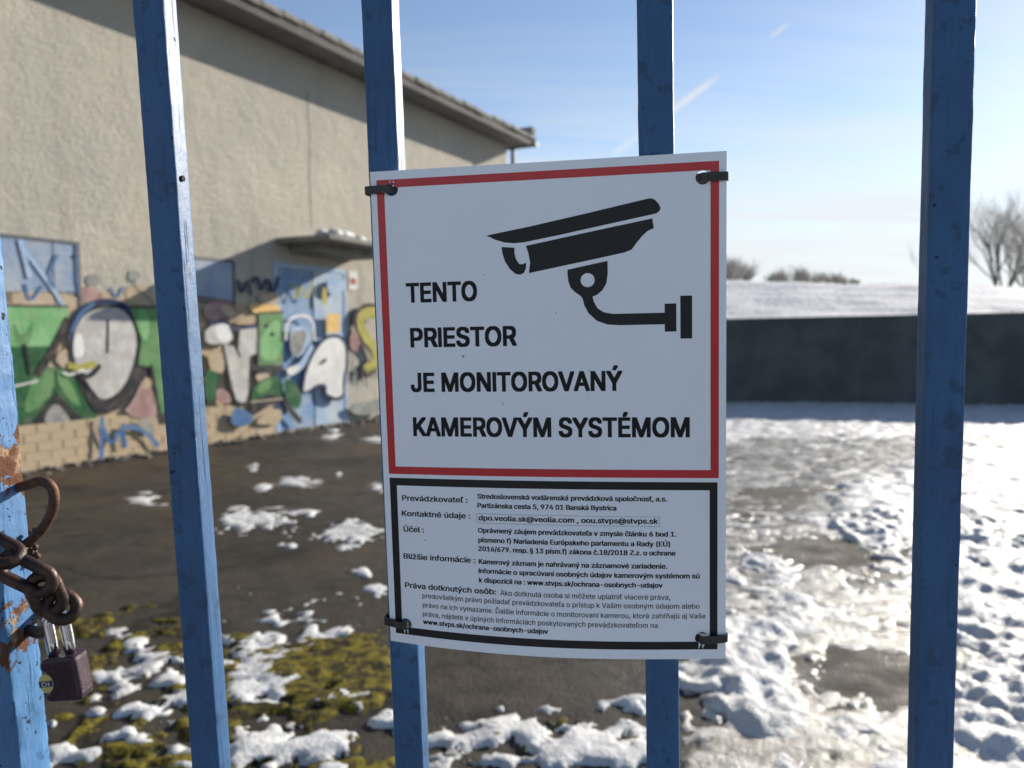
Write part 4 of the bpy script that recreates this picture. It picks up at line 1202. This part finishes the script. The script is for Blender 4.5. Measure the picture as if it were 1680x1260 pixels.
for tx in [('TENTO', 19.8, 64.4, 79.9, 12.3, BB), ('PRIESTOR', 21.4, 88.1, 107.4, 12.3, BB), ('JE MONITOROVANÝ', 20.6, 150.7, 135.0, 12.2, BB), ('KAMEROVÝM SYSTÉMOM', 21.1, 189.4, 162.7, 12.2, BB),
           ('Prevádzkovateľ :', 12.0, 55.0, 203.9, 3.75, SB), ('Kontaktné údaje :', 11.4, 56.6, 213.8, 3.75, SB), ('Účel :', 12.2, 26.0, 223.9, 3.75, SB), ('Bližšie informácie :', 11.5, 59.2, 241.5, 3.75, SB), ('Práva dotknutých osôb:', 11.8, 72.2, 260.4, 3.75, SB),
           ('Stredoslovenská vodárenská prevádzková spoločnosť, a.s.', 61.3, 176.1, 201.1, 3.3, SB), ('Partizánska cesta 5, 974 01 Banská Bystrica', 61.2, 146.4, 206.8, 3.3, SB),
           ('dpo.veolia.sk@veolia.com , oou.stvps@stvps.sk', 61.8, 170.9, 214.6, 3.5, SB),
           ('Oprávnený záujem prevádzkovateľa v zmysle článku 6 bod 1.', 61.3, 181.5, 222.3, 3.3, SB), ('písmeno f) Nariadenia Európskeho parlamentu a Rady (EÚ)', 61.3, 177.8, 228.3, 3.3, SB),
           ('2016/679. resp. § 13 písm.f) zákona č.18/2018 Z.z. o ochrane', 61.3, 180.9, 233.8, 3.3, SB, 234.25),
           ('Kamerový záznam je nahrávaný na záznamové zariadenie.', 61.3, 176.1, 241.8, 3.3, SB), ('Informácie o spracúvaní osobných údajov kamerovým systémom sú', 61.2, 194.9, 247.6, 3.3, SB), ('k dispozícii na : www.stvps.sk/ochrana-osobnych-udajov', 61.3, 173.2, 253.4, 3.3, SB),
           ('Ako dotknutá osoba si môžete uplatniť viaceré práva,', 74.8, 177.6, 260.6, 3.15, LT), ('predovšetkým právo požiadať prevádzkovateľa o prístup k Vašim osobným údajom alebo', 23.6, 194.8, 266.0, 3.15, LT),
           ('právo na ich vymazanie. Ďalšie informácie o monitorovaní kamerou, ktoré zahŕňajú aj Vaše', 23.6, 198.2, 272.0, 3.15, LT), ('práva, nájdete v úplných informáciách poskytovaných prevádzkovateľom na', 23.5, 170.1, 277.8, 3.15, LT), ('www.stvps.sk/ochrana-osobnych-udajov', 23.4, 104.4, 283.0, 3.3, SB)]:
    text(*tx)
# letters on the padlock sticker
V, F = glyphs('DI', 0)
V = (V - V.min(0)) / (V.max(0) - V.min(0))
obj('sticker_letters', mesh('sticker_letters', [(-bw + .0005 + x * .0055, -bd - .0006, -.0028 + y * .0031) for x, y in V], F), wt, st)

# ------------------------------------------------------------------ cable ties
tie_mat = pm('black_nylon', (.012, .012, .013), (.02, .02, .022), 60, .42, .2, 300, .0005)
b2, b3 = bx[1], bx[2]
def tie(hole, path, label, wid=.0047, thk=.0012, tail=None, zslope=0.0):
    hx, hy = (hole[0] - 105) / 1000, (148.5 - hole[1]) / 1000
    e = empty('cable_tie', frame(SC + LX * hx + LZ * hy))
    tag(e, label, 'cable tie', 'cable ties at the sign corners')
    P = smooth_loop([(a - hx, b) for a, b in path], 2, True)
    P = [np.array(q) for q in P]; n = len(P)
    V = []; F = []
    for i in range(n):
        d = P[(i + 1) % n] - P[i - 1]; d /= np.linalg.norm(d) + 1e-9; nr = np.array([-d[1], d[0]]) * thk / 2
        zz = zslope * P[i][0]
        for q, z in ((P[i] + nr, wid / 2), (P[i] + nr, -wid / 2), (P[i] - nr, -wid / 2), (P[i] - nr, wid / 2)):
            V.append((q[0], q[1], z + zz))
        j = (i + 1) % n
        for k in range(4): F.append((i * 4 + k, i * 4 + (k + 1) % 4, j * 4 + (k + 1) % 4, j * 4 + k))
    me = mesh('strap', V, F)
    bm = bmesh.new(); bm.from_mesh(me); bmesh.ops.recalc_face_normals(bm, faces=bm.faces); bm.to_mesh(me); bm.free()
    obj('strap', me, tie_mat, e)
    return e, hx, hy
def bl(h): return bulge(h[0], h[1]) / 1000
B2l, B2r, B3l, B3r = b2[0], b2[1], b3[0], b3[1]
BK = YB + .0165
def left_path(h):
    hx = (h[0] - 105) / 1000; f0 = -bl(h)
    xl = min(B2l, -.105)
    return [(hx + .0008, f0 + .001), (hx + .0004, f0 - .0026), (hx - .004, f0 - .0026), (-.101, -.0018 + f0 * .3), (xl - .0002, -.0010), (xl - .0012, .001), (xl - .0010, .010), (xl - .0008, BK - .001), (xl + .002, BK + .0012), (B2r - .003, BK + .0012), (B2r + .001, BK - .002), (B2r + .001, YB + .003), (B2r - .004, .0024), (hx + .004, .0022)]
def right_path(h):
    hx = (h[0] - 105) / 1000; f0 = -bl(h)
    return [(hx - .0008, f0 + .001), (hx - .0006, f0 - .0026), (hx + .003, f0 - .0024), (.1035, f0 * .2 - .0014), (.1054, -.0008), (.1060, .0012), (.1030, .0050), (B3r + .003, BK - .001), (B3r - .002, BK + .0012), (B3l + .002, BK + .0012), (B3l - .0012, BK - .002), (B3l - .0012, YB + .002), (B3l + .003, .0022), (hx - .010, .0022)]
tie(HOLES[0], left_path(HOLES[0]), 'black cable tie through the top left corner hole of the sign')
tie(HOLES[1], right_path(HOLES[1]), 'black cable tie through the top right corner hole of the sign')
tie(HOLES[2], left_path(HOLES[2]), 'black cable tie through the bottom left corner hole of the sign', zslope=-.06)
e4, hx, hy = tie(HOLES[3], right_path(HOLES[3]), 'black cable tie with a cut tail at the bottom right corner of the sign', zslope=.03)
obj('tail', bevel_mesh('tail', [(x, y, z + (.002 if x > .0125 else 0)) for x, y, z in box(.0108, .0128, .0010, .0034, .001, .0085)[0]], box(0, 1, 0, 1, 0, 1)[1], .0003, 1), tie_mat, e4)
obj('head', bevel_mesh('head', *box(.0088, .0122, .0030, .0062, -.0030, .0030), .0006, 2), tie_mat, e4)
print('kk', kk, 'corner', sc_, zc_, 'ridge', z_ridge, 'B0', B0)
